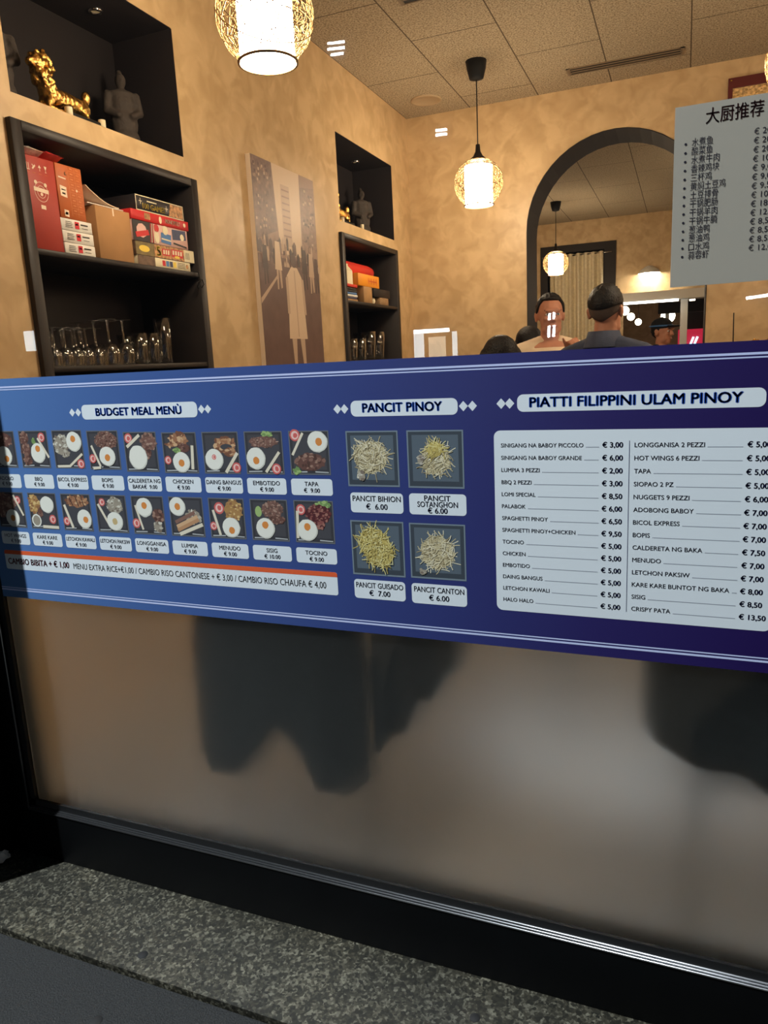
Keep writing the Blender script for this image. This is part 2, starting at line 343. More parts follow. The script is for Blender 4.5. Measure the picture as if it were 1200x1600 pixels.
mb = MB(); mb.box((GX0, -.004, GZ0 - .006), (GX1, .004, GZ0 + .020), M['gasket']); mb.box((GX0, -.004, GZ0), (GX0 + .022, .004, GZ1), M['gasket']); mb.build('gasket', wf)
mb = MB(); g0, g1 = .0015, .009
mb.poly([(GX0, g0, GZ0), (GX1, g0, GZ0), (GX1, g0, GZ1), (GX0, g0, GZ1)], M['pane'])
mb.poly([(GX0, g1, GZ0), (GX0, g1, GZ1), (GX1, g1, GZ1), (GX1, g1, GZ0)], M['pane_edge'])
for a, b_ in (((GX0, GZ0), (GX1, GZ0)), ((GX1, GZ0), (GX1, GZ1)), ((GX1, GZ1), (GX0, GZ1)), ((GX0, GZ1), (GX0, GZ0))): mb.poly([(a[0], g0, a[1]), (a[0], g1, a[1]), (b_[0], g1, b_[1]), (b_[0], g0, b_[1])], M['pane_edge'])
mb.build('glass', wf)
mb = MB(); mb.box((GX0 + .02, .0105, GZ0 + .01), (GX1 - .02, .0145, E - .30), M['frost'])
tag(mb.build('frosted_panel', None, (0, .012, GZ0)), 'grey frosted lower panel of the shop window under the blue menu banner', 'frosted glass')

# ---- the other side of the street, seen only as reflections in the glass
M['facade'] = mat('dark_facade', (30, 31, 34), rough=.9)
mb = MB(); mb.box((-16, -11.6, -.3), (8, -11.5, 9), M['facade']); struct(mb.build('wall_opposite'))
def lit(name, col, s): return mat(name, (200, 210, 220), emit=col, estr=s)
M['led'] = lit('cool_tube_light', (.92, .97, 1), 55); M['shopwin'] = lit('lit_shop_window', (.75, .93, 1.0), 11); M['shopwarm'] = lit('lit_warm_window', (1, .9, .66), 6)
FY = -11.45
def mir(px, py):
    """where the ray through this spot of the glass lands on the opposite facade after the reflection"""
    r = [sum(RC[k][i] * (px - 600, py - 800, 1140)[k] for k in range(3)) for i in range(3)]
    t = (1.45 - FY) / r[1]; return r[0] * t, E + r[2] * t
def facade_box(name, pts, m, th=.05):
    q = [mir(*p) for p in pts]; x0, x1 = min(p[0] for p in q), max(p[0] for p in q); z0, z1 = min(p[1] for p in q), max(p[1] for p in q)
    mb = MB(); mb.box((x0, FY - th, z0), (x1, FY, z1), m); return mb.build(name)
struct(facade_box('window_2', [(646, 522), (662, 558)], M['shopwin'])); struct(facade_box('window_3', [(669, 527), (696, 560)], M['shopwarm'])); struct(facade_box('window_4', [(706, 518), (714, 558)], M['shopwin']))
struct(facade_box('window_5', [(36, 518), (54, 548)], M['shopwin']))
struct(facade_box('trim_8', [(646, 516), (701, 518)], M['led']))
def tube_pair(pts, label):
    q = [mir(*p) for p in pts]; c = (sum(p[0] for p in q) / len(q), FY, sum(p[1] for p in q) / len(q))
    t = thing('tube_light', label, 'light', c)
    for k in range(0, len(q), 2):
        mb = MB(); mb.tube([(q[k][0], FY, q[k][1]), (q[k + 1][0], FY, q[k + 1][1])], .022, M['led'], 8); mb.build('tube', t)
tube_pair([(512, 68), (538, 65), (512, 77), (538, 74), (517, 86), (536, 83)], 'bright white tube lights mirrored high in the glass right of the large pendant')
tube_pair([(681, 204), (698, 202), (681, 211), (698, 209)], 'pair of short white tube lights mirrored in the glass left of the hanging lamp')
tube_pair([(858, 500), (859, 489), (865, 499), (866, 488), (857, 527), (858, 509), (865, 526), (866, 508)], 'four upright white light strips mirrored over the face of the man in cream')
tube_pair([(1166, 466), (1215, 459)], 'long thin white light streak mirrored under the white menu sheet')
# ================================================================ MENU BANNER on the outside of the glass
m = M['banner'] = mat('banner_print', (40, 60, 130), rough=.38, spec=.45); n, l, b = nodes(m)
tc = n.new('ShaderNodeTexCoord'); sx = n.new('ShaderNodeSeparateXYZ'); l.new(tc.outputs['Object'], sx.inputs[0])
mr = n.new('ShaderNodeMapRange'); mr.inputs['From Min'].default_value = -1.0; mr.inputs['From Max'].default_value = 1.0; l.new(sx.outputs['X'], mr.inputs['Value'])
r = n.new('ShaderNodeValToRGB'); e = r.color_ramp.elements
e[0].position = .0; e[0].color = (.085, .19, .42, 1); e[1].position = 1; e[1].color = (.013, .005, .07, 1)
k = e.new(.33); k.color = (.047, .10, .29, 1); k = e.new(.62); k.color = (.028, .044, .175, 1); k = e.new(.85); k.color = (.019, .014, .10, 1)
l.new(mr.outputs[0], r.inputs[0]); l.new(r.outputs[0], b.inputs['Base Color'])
M['bwhite'] = mat('print_white', (214, 222, 226), rough=.4)
M['bline'] = mat('print_line', (190, 200, 235), rough=.4)
M['navy'] = mat('print_navy', (22, 28, 78), rough=.4)
M['royal'] = mat('print_royal', (36, 82, 178), rough=.4)
M['borange'] = mat('print_orange', (214, 92, 52), rough=.4)
M['maroon'] = mat('print_maroon', (104, 24, 40), rough=.4)
M['ink'] = mat('print_ink', (34, 30, 44), rough=.4)
BX0, BX1, BZ0, BZ1 = -1.86, .62, E - .607, E + .006
BY = -.0005
banner = thing('menu_banner', 'long blue printed menu banner across the shop window', 'banner', (-.85, 0, E - .3))
ORG['menu_banner'] = Vector((-.85, 0, E - .3))
# the print is on a film that wraps over the left jamb of the frame
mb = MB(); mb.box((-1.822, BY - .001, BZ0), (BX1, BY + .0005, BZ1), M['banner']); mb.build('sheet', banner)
def L(k): return BY - .001 - .0003 * k
def WP(k): return lambda x, z: (x, L(k), z)
for z, h in ((-.016, .0042), (-.0225, .0026), (-.578, .0026), (-.5845, .0042)):
    mb = MB(); mb.poly([(-1.82, L(1), E + z - h / 2), (BX1, L(1), E + z - h / 2), (BX1, L(1), E + z + h / 2), (-1.82, L(1), E + z + h / 2)], M['bline']); mb.build('border_line', banner)
def plate(name, x0, z0, x1, z1, r, m=None): 
    mb = MB(); mb.add([(x, L(1), E + z) for x, z in rrect(x0, z0, x1, z1, r)], [tuple(range(24))], m or M['bwhite']); return mb.build(name, banner)
def sub(parent, mb, name='lettering'):
    o = mb.build(name, banner); o.parent = parent; return o
def words(parent, items, name='lettering'):
    mb = MB()
    for it in items: text(mb, it[0], it[1], E + it[2], it[3], it[4], WP(2), **(it[5] if len(it) > 5 else {}))
    return sub(parent, mb, name)
def diamonds(xs, z, name='diamond_ornament'):
    mb = MB()
    for x in xs: mb.poly([(x - .0095, L(1), E + z), (x, L(1), E + z - .0105), (x + .0095, L(1), E + z), (x, L(1), E + z + .0105)], M['bwhite'])
    mb.build(name, banner)
for (x0, z0, x1, z1, s, tx, w, lx, rx) in ((-1.418, -.106, -1.064, -.069, 'BUDGET MEAL MENÙ', -1.372, .262, (-1.450, -1.430), (-1.052, -1.034)),
                                           (-.665, -.112, -.425, -.078, 'PANCIT PINOY', -.637, .178, (-.697, -.680), (-.413, -.394)),
                                           (-.303, -.109, .136, -.075, 'PIATTI FILIPPINI ULAM PINOY', -.278, .377, (-.335, -.318), (.150, .168))):
    p = plate('header_plate', x0, z0, x1, z1, .012)
    mb = MB(); text(mb, s, tx, E + z0 + .009, .0185, M['royal'], WP(2), w=w, bold=.05); sub(p, mb)
    diamonds(lx, (z0 + z1) / 2); diamonds(rx, (z0 + z1) / 2)
# ---- printed dish pictures
def pm(name, *cs):
    M[name] = [mat('print_%s_%d' % (name, i), c, rough=.45) for i, c in enumerate(cs)]
pm('dish', (68, 68, 72), (56, 56, 60), (98, 102, 108), (168, 172, 172))
pm('tray', (84, 96, 106), (58, 66, 74), (112, 126, 136), (150, 160, 166))
pm('egg', (222, 222, 210), (198, 198, 186)); pm('yolk', (206, 132, 66), (190, 168, 120))
pm('stick', (214, 206, 184)); pm('tom', (198, 96, 92), (226, 188, 178)); pm('green', (150, 176, 110), (110, 140, 84))
pm('brown', (128, 96, 84), (100, 70, 62), (150, 120, 104), (78, 56, 50)); pm('pale', (178, 172, 156), (150, 142, 126), (202, 198, 182), (120, 108, 96))
pm('fine', (140, 108, 94), (118, 86, 76), (160, 132, 116), (100, 76, 68)); pm('gold_', (176, 134, 98), (150, 106, 78), (198, 162, 124), (116, 78, 60))
pm('tan', (190, 156, 100), (164, 126, 78), (208, 180, 124), (140, 100, 70)); pm('wine', (104, 54, 54), (80, 38, 42), (132, 80, 74), (150, 104, 92))
pm('nood', (206, 196, 160), (186, 174, 136), (220, 212, 182), (160, 146, 112)); pm('nood2', (206, 192, 120), (186, 168, 96), (218, 208, 146), (160, 142, 80))
class Pic:
    """one printed square photo: normalised coords u right, v down"""
    def __init__(s, x0, z1, w, h): s.x0, s.z1, s.w, s.h, s.mb, s.k = x0, z1, w, h, MB(), 1
    def P(s, u, v): return (s.x0 + u * s.w, L(1) - .000005 * s.k, E + s.z1 - v * s.h)
    def poly(s, pts, m): s.k += 1; s.mb.poly([s.P(*p) for p in pts], m)
    def plate(s, c):
        s.poly([(0, 0), (1, 0), (1, 1), (0, 1)], c[2]); s.poly([(.025, .025), (.975, .025), (.975, .97), (.025, .97)], c[1]); s.poly([(.09, .08), (.91, .08), (.91, .88), (.09, .88)], c[0])
    def ell(s, u, v, a, b_, m, n=22, j=.03):
        s.poly([(u + a * math.cos(t) * (1 + random.uniform(-j, j)), v + b_ * math.sin(t) * (1 + random.uniform(-j, j))) for t in [2 * math.pi * i / n for i in range(n)]], m)
    def egg(s, u, v, a=.25, b_=.26, du=0, dv=0, yolk=0):
        s.ell(u, v, a, b_, M['egg'][1]); s.ell(u - .01, v - .012, a * .93, b_ * .93, M['egg'][0])
        if yolk is not None: s.ell(u + du, v + dv, .085, .09, M['yolk'][yolk], 14, .06)
    def stick(s, u0, v0, u1, v1, t=.032, m=None):
        d = math.hypot(u1 - u0, v1 - v0); a, b_ = -(v1 - v0) / d * t, (u1 - u0) / d * t
        s.poly([(u0 + a, v0 + b_), (u1 + a, v1 + b_), (u1 - a, v1 - b_), (u0 - a, v0 - b_)], m or M['stick'][0])
    def tom(s, u, v, r=.1): s.ell(u, v, r, r * 1.05, M['tom'][0]); s.ell(u, v, r * .72, r * .75, M['tom'][1]); s.ell(u + .01, v, r * .42, r * .5, M['tom'][0], 9, .2)
    def food(s, u, v, a, b_, key, n=46, sz=.06):
        cs = M[key]; s.ell(u, v, a * .86, b_ * .86, cs[1], 26, .12)
        for i in range(n):
            t = random.uniform(0, 6.283); q = math.sqrt(random.random()); s.ell(u + a * .9 * q * math.cos(t), v + b_ * .9 * q * math.sin(t), sz * random.uniform(.4, 1), sz * random.uniform(.3, .8), random.choice(cs), 6, .35)
    def noodles(s, u, v, a, b_, key, n=210):
        cs = M[key]; s.ell(u, v, a * .93, b_ * .93, cs[1], 40, .07)
        for i in range(n):
            t = random.uniform(0, 6.283); q = math.sqrt(random.random()); pu, pv = u + a * q * math.cos(t), v + b_ * q * math.sin(t)
            d = random.uniform(0, 6.283); c = random.uniform(-5, 5); ln = random.uniform(.08, .17); w = .0065; A = []; B = []
            for i2 in range(6):
                A.append((pu - w * math.sin(d), pv + w * math.cos(d))); B.append((pu + w * math.sin(d), pv - w * math.cos(d))); pu += ln / 5 * math.cos(d); pv += ln / 5 * math.sin(d); d += c * ln / 5
            s.poly(A + B[::-1], random.choice(cs))
    def glint(s):
        s.poly([(.06, .925), (.42, .915), (.42, .945), (.06, .955)], M['dish'][3]); s.poly([(.62, .915), (.95, .93), (.95, .955), (.62, .945)], M['dish'][3])
    def done(s): return s.mb.build('dish_picture', banner)
def F(*a): return ('food',) + a
def G(*a): return ('egg',) + a
def T(*a): return ('tom',) + a
def K(*a): return ('stick',) + a
GR = ('food', .6, .07, .16, .08, 'green', 18, .05)
DISH = {
 'ADOBO': [F(.45, .25, .5, .26, 'brown'), G(.55, .68, .28, .27, .08, .08)],
 'BBQ': [F(.18, .2, .18, .2, 'brown', 24), F(.2, .5, .18, .2, 'brown', 24), F(.22, .78, .17, .17, 'brown', 24), F(.5, .28, .07, .09, 'green', 10, .05), T(.8, .18, .12), G(.62, .6, .25, .27, 0, -.12), K(.66, .2, .98, .72)],
 'BICOL EXPRESS': [F(.28, .38, .28, .3, 'pale', 50), F(.4, .62, .16, .1, 'pale', 14), G(.72, .3, .25, .26, -.02, -.07), K(.08, .95, .5, .94), K(.48, .95, .95, .62), T(.87, .88, .12)],
 'BOPIS': [F(.6, .26, .4, .27, 'fine', 160, .03), T(.12, .72, .11), K(.12, .38, .35, .92), K(.35, .95, .1, .97), G(.6, .66, .26, .25, 0, .03)],
 'CALDERETA NG': [T(.15, .16, .12), F(.75, .24, .25, .24, 'fine', 50), F(.72, .52, .11, .16, 'brown', 16), K(.08, .38, .5, .08, .04), G(.4, .64, .28, .31, 0, 0, None)],
 'CHICKEN': [F(.5, .16, .27, .18, 'gold_', 34, .09), F(.25, .3, .16, .06, 'gold_', 12), F(.62, .38, .2, .12, 'brown', 20), F(.42, .44, .12, .08, 'green', 12, .05), G(.52, .73, .25, .25, 0, .02), K(.87, .32, .83, .9, .04), T(.13, .68, .1)],
 'DAING BANGUS': [F(.62, .32, .33, .22, 'gold_', 40, .09), ('ell', .66, .36, .16, .07, 'dish'), F(.78, .48, .16, .12, 'gold_', 14, .08), G(.3, .66, .25, .26, 0, 0, None), ('tomd', .3, .6), K(.6, .97, .95, .5, .04), T(.9, .85, .12)],
 'EMBOTIDO': [GR, F(.5, .25, .42, .14, 'fine', 80, .045), G(.28, .63, .25, .26, 0, .05), K(.52, .95, .9, .48, .035), T(.8, .87, .12)],
 'TAPA': [T(.16, .1, .13), K(.36, .05, .07, .55, .03), F(.5, .7, .42, .22, 'brown', 60), F(.16, .92, .1, .09, 'green', 14, .05), G(.72, .25, .25, .24, .03, 0)],
 'HOT WINGS': [F(.33, .3, .4, .3, 'fine', 60, .07), F(.15, .6, .12, .15, 'fine', 12), T(.78, .22, .11), K(.64, .08, .93, .65), G(.52, .73, .25, .25, 0, 0)],
 'KARE KARE': [F(.2, .3, .22, .3, 'tan', 50), F(.38, .55, .1, .14, 'brown', 12), G(.66, .32, .24, .23, 0, 0, None), ('bowl', .22, .77), T(.8, .72, .12), K(.42, .93, .98, .94, .04)],
 'LETCHON KAWALI': [F(.55, .2, .42, .18, 'gold_', 50), K(.3, .1, .4, .32, .015, M['brown'][3]), K(.5, .06, .6, .34, .015, M['brown'][3]), K(.7, .06, .78, .34, .015, M['brown'][3]), T(.12, .75, .11), K(.1, .3, .32, .93, .04), G(.74, .67, .24, .26, .04, .02)],
 'LETCHON PAKSIW': [T(.22, .2, .1), K(.08, .25, .4, .83, .035), F(.62, .28, .28, .26, 'pale', 60, .045), G(.58, .7, .26, .25, 0, 0, 1)],
 'LONGGANISA': [T(.1, .72, .12), F(.8, .5, .2, .2, 'brown', 24), F(.76, .78, .14, .16, 'pale', 16), K(.12, .25, .3, .88, .03), G(.4, .3, .25, .25, 0, -.05)],
 'LUMPIA': [G(.25, .25, .24, .24), F(.7, .5, .25, .2, 'pale', 20), K(.15, .65, .75, .38, .045, M['brown'][0]), K(.18, .76, .82, .48, .045, M['gold_'][2]), K(.2, .85, .85, .56, .045, M['gold_'][0]), K(.25, .95, .95, .68, .045, M['stick'][0])],
 'MENUDO': [T(.3, .25, .14), F(.7, .3, .28, .3, 'tan', 60, .05), T(.1, .7, .1), K(.12, .3, .28, .92, .035), G(.6, .72, .25, .25, .01, .07)],
 'SISIG': [('ell', .22, .3, .09, .13, 'green'), F(.6, .25, .32, .23, 'fine', 80, .045), F(.7, .48, .25, .12, 'brown', 40, .035), G(.38, .7, .25, .25, 0, -.08)],
 'TOCINO': [F(.75, .1, .22, .1, 'green', 20), F(.62, .32, .36, .26, 'wine', 80, .05), F(.6, .55, .2, .12, 'wine', 30), T(.18, .22, .12), K(.09, .25, .06, .9, .035), G(.32, .7, .26, .26, 0, -.08)]}
ROWS = ((['ADOBO', 'BBQ', 'BICOL EXPRESS', 'BOPIS', 'CALDERETA NG', 'CHICKEN', 'DAING BANGUS', 'EMBOTIDO', 'TAPA'], (-.132, -.230), (-.250, -.288)),
        (['HOT WINGS', 'KARE KARE', 'LETCHON KAWALI', 'LETCHON PAKSIW', 'LONGGANISA', 'LUMPIA', 'MENUDO', 'SISIG', 'TOCINO'], (-.300, -.400), (-.412, -.4485)))
for names, (t0, t1), (c0, c1) in ROWS:
    for i, nm in enumerate(names):
        xc = -1.7155 + .1178 * i; dz = -.009 * min(1, max(0, (i - 2.5) / 2)) if names[0] == 'ADOBO' else 0
        p = Pic(xc - .0505, t0 + dz, .101, .100); p.plate(M['dish']); p.glint()
        for it in DISH[nm]:
            if it[0] == 'ell': p.ell(*it[1:5], M[it[5]][0])
            elif it[0] == 'tomd': p.tom(it[1], it[2], .06)
            elif it[0] == 'bowl': p.ell(it[1], it[2], .17, .18, M['egg'][0]); p.ell(it[1], it[2], .13, .14, M['pale'][1])
            elif it[0] == 'stick': p.stick(*it[1:])
            else: getattr(p, it[0])(*it[1:])
        p.done()
        pl = plate('caption_plate', xc - .0525, c1, xc + .0525, c0, .0065)
        l2, pr = ('BAKA€  9.00', None) if nm == 'CALDERETA NG' else (('€ 10.00' if nm == 'SISIG' else ('€  9.00' if nm == 'TAPA' else '€ 9.00')), None)
        words(pl, [(nm, xc, c0 - .0165, .0098, M['navy'], dict(align='c', bold=.012, maxw=.098)), (l2, xc, c0 - .0315, .0096, M['navy'], dict(align='c', bold=.02, maxw=.080))])
for (x0, z1, w, h, key, nm, c) in ((-.681, -.143, .122, .122, 'nood', ['PANCIT BIHION', '€  6.00'], (-.678, -.279, -.553, -.324)), (-.539, -.143, .124, .123, 'nood', ['PANCIT', 'SOTANGHON', '€ 6.00'], (-.539, -.278, -.412, -.324)),
                                   (-.682, -.342, .127, .126, 'nood2', ['PANCIT GUISADO', '€  7.00'], (-.681, -.479, -.557, -.524)), (-.542, -.343, .126, .124, 'nood', ['PANCIT CANTON', '€ 6.00'], (-.542, -.479, -.416, -.525))):
    p = Pic(x0, z1, w, h); p.plate(M['tray'])
    if nm[0] == 'PANCIT BIHION': p.noodles(.46, .47, .34, .31, key); p.food(.28, .82, .08, .09, 'pale', 8, .05)
    elif len(nm) == 3: p.noodles(.5, .5, .27, .29, key); p.noodles(.5, .33, .14, .14, 'nood2', 50); p.food(.24, .5, .07, .08, 'pale', 8, .04)
    elif key == 'nood2': p.noodles(.42, .38, .29, .27, key); p.noodles(.54, .58, .28, .27, key)
    else: p.noodles(.5, .52, .32, .31, key); p.food(.22, .88, .06, .06, 'pale', 8, .04)
    p.done()
    xa, za, xb, zb = c; pl = plate('caption_plate', xa, zb, xb, za, .008); xm = (xa + xb) / 2
    if len(nm) == 3: words(pl, [(nm[0], xm, za - .0155, .0115, M['navy'], dict(align='c', bold=.015)), (nm[1], xm, za - .029, .0115, M['navy'], dict(align='c', bold=.015, maxw=.09)), (nm[2], xm, za - .0425, .0115, M['navy'], dict(align='c', bold=.025))])
    else: words(pl, [(nm[0], xm, za - .019, .0120, M['navy'], dict(align='c', bold=.012, maxw=.114)), (nm[1], xm, za - .037, .0120, M['navy'], dict(align='c', bold=.02))])
# ---- orange and white notice strip
st = plate('notice_strip', -1.768, -.5225, -.723, -.467, .006)
mb = MB(); mb.add([(x, L(1) - .0002, E + z) for x, z in ((-1.768, -.4785), (-.723, -.4785), (-.723, -.471), (-.727, -.467), (-1.764, -.467), (-1.768, -.471))], [tuple(range(6))], M['borange']); sub(st, mb, 'orange_band')
words(st, [('CAMBIO BIBITA + € 1,00', -1.757, -.507, .0165, M['maroon'], dict(w=.224, bold=.03)), ('MENU EXTRA RICE+€1,00 / CAMBIO RISO CANTONESE + € 3,00 / CAMBIO RISO CHAUFA € 4,00', -1.517, -.5075, .0155, M['ink'], dict(w=.764, bold=.002))])
# ---- price list panel
pp = plate('price_panel', -.351, -.5245, .165, -.1455, .013)
LEFT = [('SINIGANG NA BABOY PICCOLO', '€ 3,00'), ('SINIGANG NA BABOY GRANDE', '€ 6,00'), ('LUMPIA 3 PEZZI', '€ 2,00'), ('BBQ 2 PEZZI', '€ 3,00'), ('LOMI SPECIAL', '€ 8,50'), ('PALABOK', '€ 6,00'), ('SPAGHETTI PINOY', '€ 6,50'), ('SPAGHETTI PINOY+CHICKEN', '€ 9,50'), ('TOCINO', '€ 5,00'), ('CHICKEN', '€ 5,00'), ('EMBOTIDO', '€ 5,00'), ('DAING BANGUS', '€ 5,00'), ('LETCHON KAWALI', '€ 5,00'), ('HALO HALO', '€ 5,00')]
RIGHT = [('LONGGANISA 2 PEZZI', '€ 5,00'), ('HOT WINGS 6 PEZZI', '€ 5,00'), ('TAPA', '€ 5,00'), ('SIOPAO 2 PZ', '€ 5,00'), ('NUGGETS 9 PEZZI', '€ 6,00'), ('ADOBONG BABOY', '€ 7,00'), ('BICOL EXPRESS', '€ 7,00'), ('BOPIS', '€ 7,00'), ('CALDERETA NG BAKA', '€ 7,50'), ('MENUDO', '€ 7,00'), ('LETCHON PAKSIW', '€ 7,00'), ('KARE KARE BUNTOT NG BAKA', '€ 8,00'), ('SISIG', '€ 8,50'), ('CRISPY PATA', '€ 13,50')]
HCAP = max(p[1] for p in glyphs('H', 0)[0])
mb = MB()
for lst, x0, h, k, xd, xp in ((LEFT, -.3365, .0078, .00498, -.146, -.1395), (RIGHT, -.081, .0084, .00585, .104, .1105)):
    for i, (nm, pr) in enumerate(lst):
        z = -.1795 - i * .02495; w = len(nm) * k + .012
        v, f = glyphs(nm, 0); nw = (max(p[0] for p in v) - min(p[0] for p in v)) * h / HCAP * (.98 if lst is LEFT else 1.0)
        text(mb, nm, x0, E + z, h, M['navy'], WP(2), w=nw, bold=.014)
        text(mb, pr, xp, E + z - .0005, .0098, M['navy'], WP(2), bold=.035, maxw=.05)
        x = x0 + nw + .005
        while x < xd: mb.poly([(x, L(2), E + z - .0005), (x + .0012, L(2), E + z - .0005), (x + .0012, L(2), E + z + .0006), (x, L(2), E + z + .0006)], M['navy']); x += .0021
sub(pp, mb)
mb = MB(); mb.poly([(-.0908, L(2), E - .507), (-.0898, L(2), E - .507), (-.0898, L(2), E - .167), (-.0908, L(2), E - .167)], M['navy']); sub(pp, mb, 'divider')
# ================================================================ white menu sheet hung inside the glass
m = M['sheet'] = mat('laminated_sheet', (196, 188, 174), rough=.25, spec=.5); n, l, b = nodes(m)
tl = n.new('ShaderNodeBsdfTranslucent'); tl.inputs[0].default_value = (.45, .5, .55, 1); mx = n.new('ShaderNodeMixShader'); mx.inputs[0].default_value = .35      # light from the room glows through the paper
l.new(b.outputs[0], mx.inputs[1]); l.new(tl.outputs[0], mx.inputs[2]); l.new(mx.outputs[0], n['Material Output'].inputs[0])
ps = thing('menu_sheet', 'pale grey menu sheet with dark Chinese lettering hung at the upper right of the window', 'poster', (.12, .02, E + .105))
mb = MB(); mb.box((-.027, .013, E + .1065), (.275, .0142, E + .4035), M['sheet']); mb.build('sheet', ps)
PS = lambda x, z: (x, .0124, z)
mb = MB(); text(mb, '大厨推荐', .022, E + .372, .0185, M['maroon'], PS, w=.088, bold=.006)
mb.build('title', ps)
ITEMS = ['水煮鱼', '酸菜鱼', '水煮牛肉', '香辣鸡块', '三杯鸡', '黄焖土豆鸡', '土豆排骨', '干锅肥肠', '干锅羊肉', '干锅牛腩', '葱油鸭', '葱油鸡', '口水鸡', '蒜蓉虾']
PRICES = ['20,00', '20,00', '20,00', '10,00', '9,00', '9,00', '9,50', '10,00', '18,00', '12,00', '8,50', '8,50', '8,50', '12,00']
mb = MB()
for i, t in enumerate(ITEMS):
    z = E + .3385 - i * .01425
    text(mb, t, .0012, z, .0100, M['ink'], PS, w=.0111 * len(t))
    mb.poly([(-.0085 + .0021 * math.cos(a), .0124, z + .004 + .0021 * math.sin(a)) for a in [k * math.pi / 6 for k in range(12)]], M['ink'])
    text(mb, '€ ' + PRICES[i], .097, z + .004, .0092, M['ink'], PS)
mb.build('lettering', ps)
# ================================================================ CEILING FITTINGS AND PENDANTS
M['cream_metal'] = mat('painted_vent', (126, 108, 86), rough=.5)
def vent(label, x0, x1, y0, y1):
    t = thing('ceiling_vent', label, 'vent', ((x0 + x1) / 2, (y0 + y1) / 2, ZC))
    mb = MB(); z = ZC - .006
    mb.box((x0, y0, z), (x1, y0 + .008, ZC), M['cream_metal']); mb.box((x0, y1 - .008, z), (x1, y1, ZC), M['cream_metal']); mb.box((x0, y0, z), (x0 + .025, y1, ZC), M['cream_metal']); mb.box((x1 - .025, y0, z), (x1, y1, ZC), M['cream_metal']); mb.build('frame', t)
    mb = MB(); mb.box((x0 + .02, y0 + .01, ZC - .002), (x1 - .02, y1 - .01, ZC - .0008), M['black']); mb.build('slot', t)
    for k in range(2):
        y = y0 + (y1 - y0) * (k + 1) / 3; mb = MB(); mb.box((x0 + .01, y - .005, z), (x1 - .01, y + .005, ZC - .001), M['cream_metal']); mb.build('slat', t)
vent('long slotted ceiling vent near the arch', -.84, -.06, 4.35, 4.48)
vent('slotted ceiling vent at the top edge of the view beside the large pendant', -1.54, -.76, 2.74, 2.90)
mb = MB(); mb.lathe((-1.91, 4.43, ZC), [(.12, 0), (.12, -.008), (.105, -.010), (.10, -.004), (0, -.004)], mat('painted_speaker', (168, 146, 116), rough=.7), 28); tag(mb.build('ceiling_speaker', None, (-1.91, 4.43, ZC)), 'faint round ceiling plate in the back left corner', 'speaker')
def wire_ball(rx, rz, zc, seed, n=3):
    """irregular woven wire cage as one mesh of thin strands"""
    rnd = random.Random(seed); bm = bmesh.new(); bmesh.ops.create_icosphere(bm, subdivisions=n + 1, radius=1)
    P = [v.co.copy() for v in bm.verts]; edges = [(e.verts[0].index, e.verts[1].index) for e in bm.edges]; bm.free()
    P = [(p + Vector([rnd.uniform(-.07, .07) for _ in range(3)])).normalized() * rnd.uniform(.97, 1.0) for p in P]
    mb = MB()
    for a, b_ in edges:
        if rnd.random() < .22: continue
        if P[a].z < -.80 and P[b_].z < -.80: continue
        mb.tube([(P[i].x * rx, P[i].y * rx, zc + P[i].z * rz) for i in (a, b_)], .0013, M['wire'], 3, False)
    for k in range(9):      # longer strands wound round the cage
        ax = Vector([rnd.uniform(-1, 1) for _ in range(3)]).normalized(); u = ax.orthogonal().normalized(); w = ax.cross(u)
        pts = [u * math.cos(t) + w * math.sin(t) for t in [i * 2 * math.pi / 40 for i in range(41)]]
        pts = [p for p in pts if p.z > -.82]
        if len(pts) > 38: mb.tube([(p.x * rx, p.y * rx, zc + p.z * rz) for p in pts], .0018, M['wire'], 4, False)
    return mb
def pendant(label, x, y, cord=True):
    t = thing('pendant_lamp', label, 'lamp', (x, y, E + 1.05)); o = Vector((x, y, 0)); zb = E + 1.045
    def shift(mb): mb.v = [(p[0] + x, p[1] + y, p[2]) for p in mb.v]; return mb
    mb = MB(); mb.lathe((0, 0, 0), [(0, ZC), (.072, ZC), (.064, ZC - .05), (.048, ZC - .11), (.012, ZC - .12), (0, ZC - .12)], M['black'], 20); shift(mb).build('canopy', t)
    mb = MB(); mb.tube([(0, 0, ZC - .11), (0, 0, E + 1.43)], .0045, M['black'], 6); shift(mb).build('cord', t)
    mb = MB(); mb.lathe((0, 0, 0), [(0, E + 1.445), (.014, E + 1.445), (.018, E + 1.40), (.034, E + 1.37), (.062, E + 1.347), (.066, E + 1.342), (0, E + 1.345)], M['arch'], 20); shift(mb).build('cap', t)
    shift(wire_ball(.170, .165, E + 1.195, 5)).build('wire_cage', t)
    mb = MB(); mb.lathe((0, 0, 0), [(.096, E + 1.05), (.096, E + 1.305), (.0, E + 1.31)], M['white_lamp'], 32); mb.lathe((0, 0, 0), [(.0, E + 1.053), (.094, E + 1.05)], M['white_lamp'], 32); shift(mb).build('shade', t)
    mb = MB(); mb.lathe((0, 0, 0), [(.099, E + 1.045), (.106, E + 1.045), (.106, E + 1.052), (.099, E + 1.052), (.099, E + 1.045)], M['wire'], 32); shift(mb).build('rim', t)
    return t
p0 = pendant('large glowing wire ball pendant nearest the glass at the top left', -1.385, 1.04)
def place(x, y, label): 
    return dup(p0, (x, y, E + 1.05), label)
place(-1.37, 3.89, 'glowing wire ball pendant on a long black cord left of the arch')
place(.455, 2.46, 'wire ball pendant cut off by the right edge of the view beside the menu sheet')
place(-1.64, 9.0, 'glowing pendant seen through the arch in front of the pale curtain')
for x, y in ((1.9, 1.04), (2.3, 3.9)): place(x, y, 'pendant lamp over the tables, added for light in the unseen right half of the room')  # unseen pendants added as extra light for the room
place(.9, 7.2, 'pendant lamp in the far room hidden behind the menu sheet')
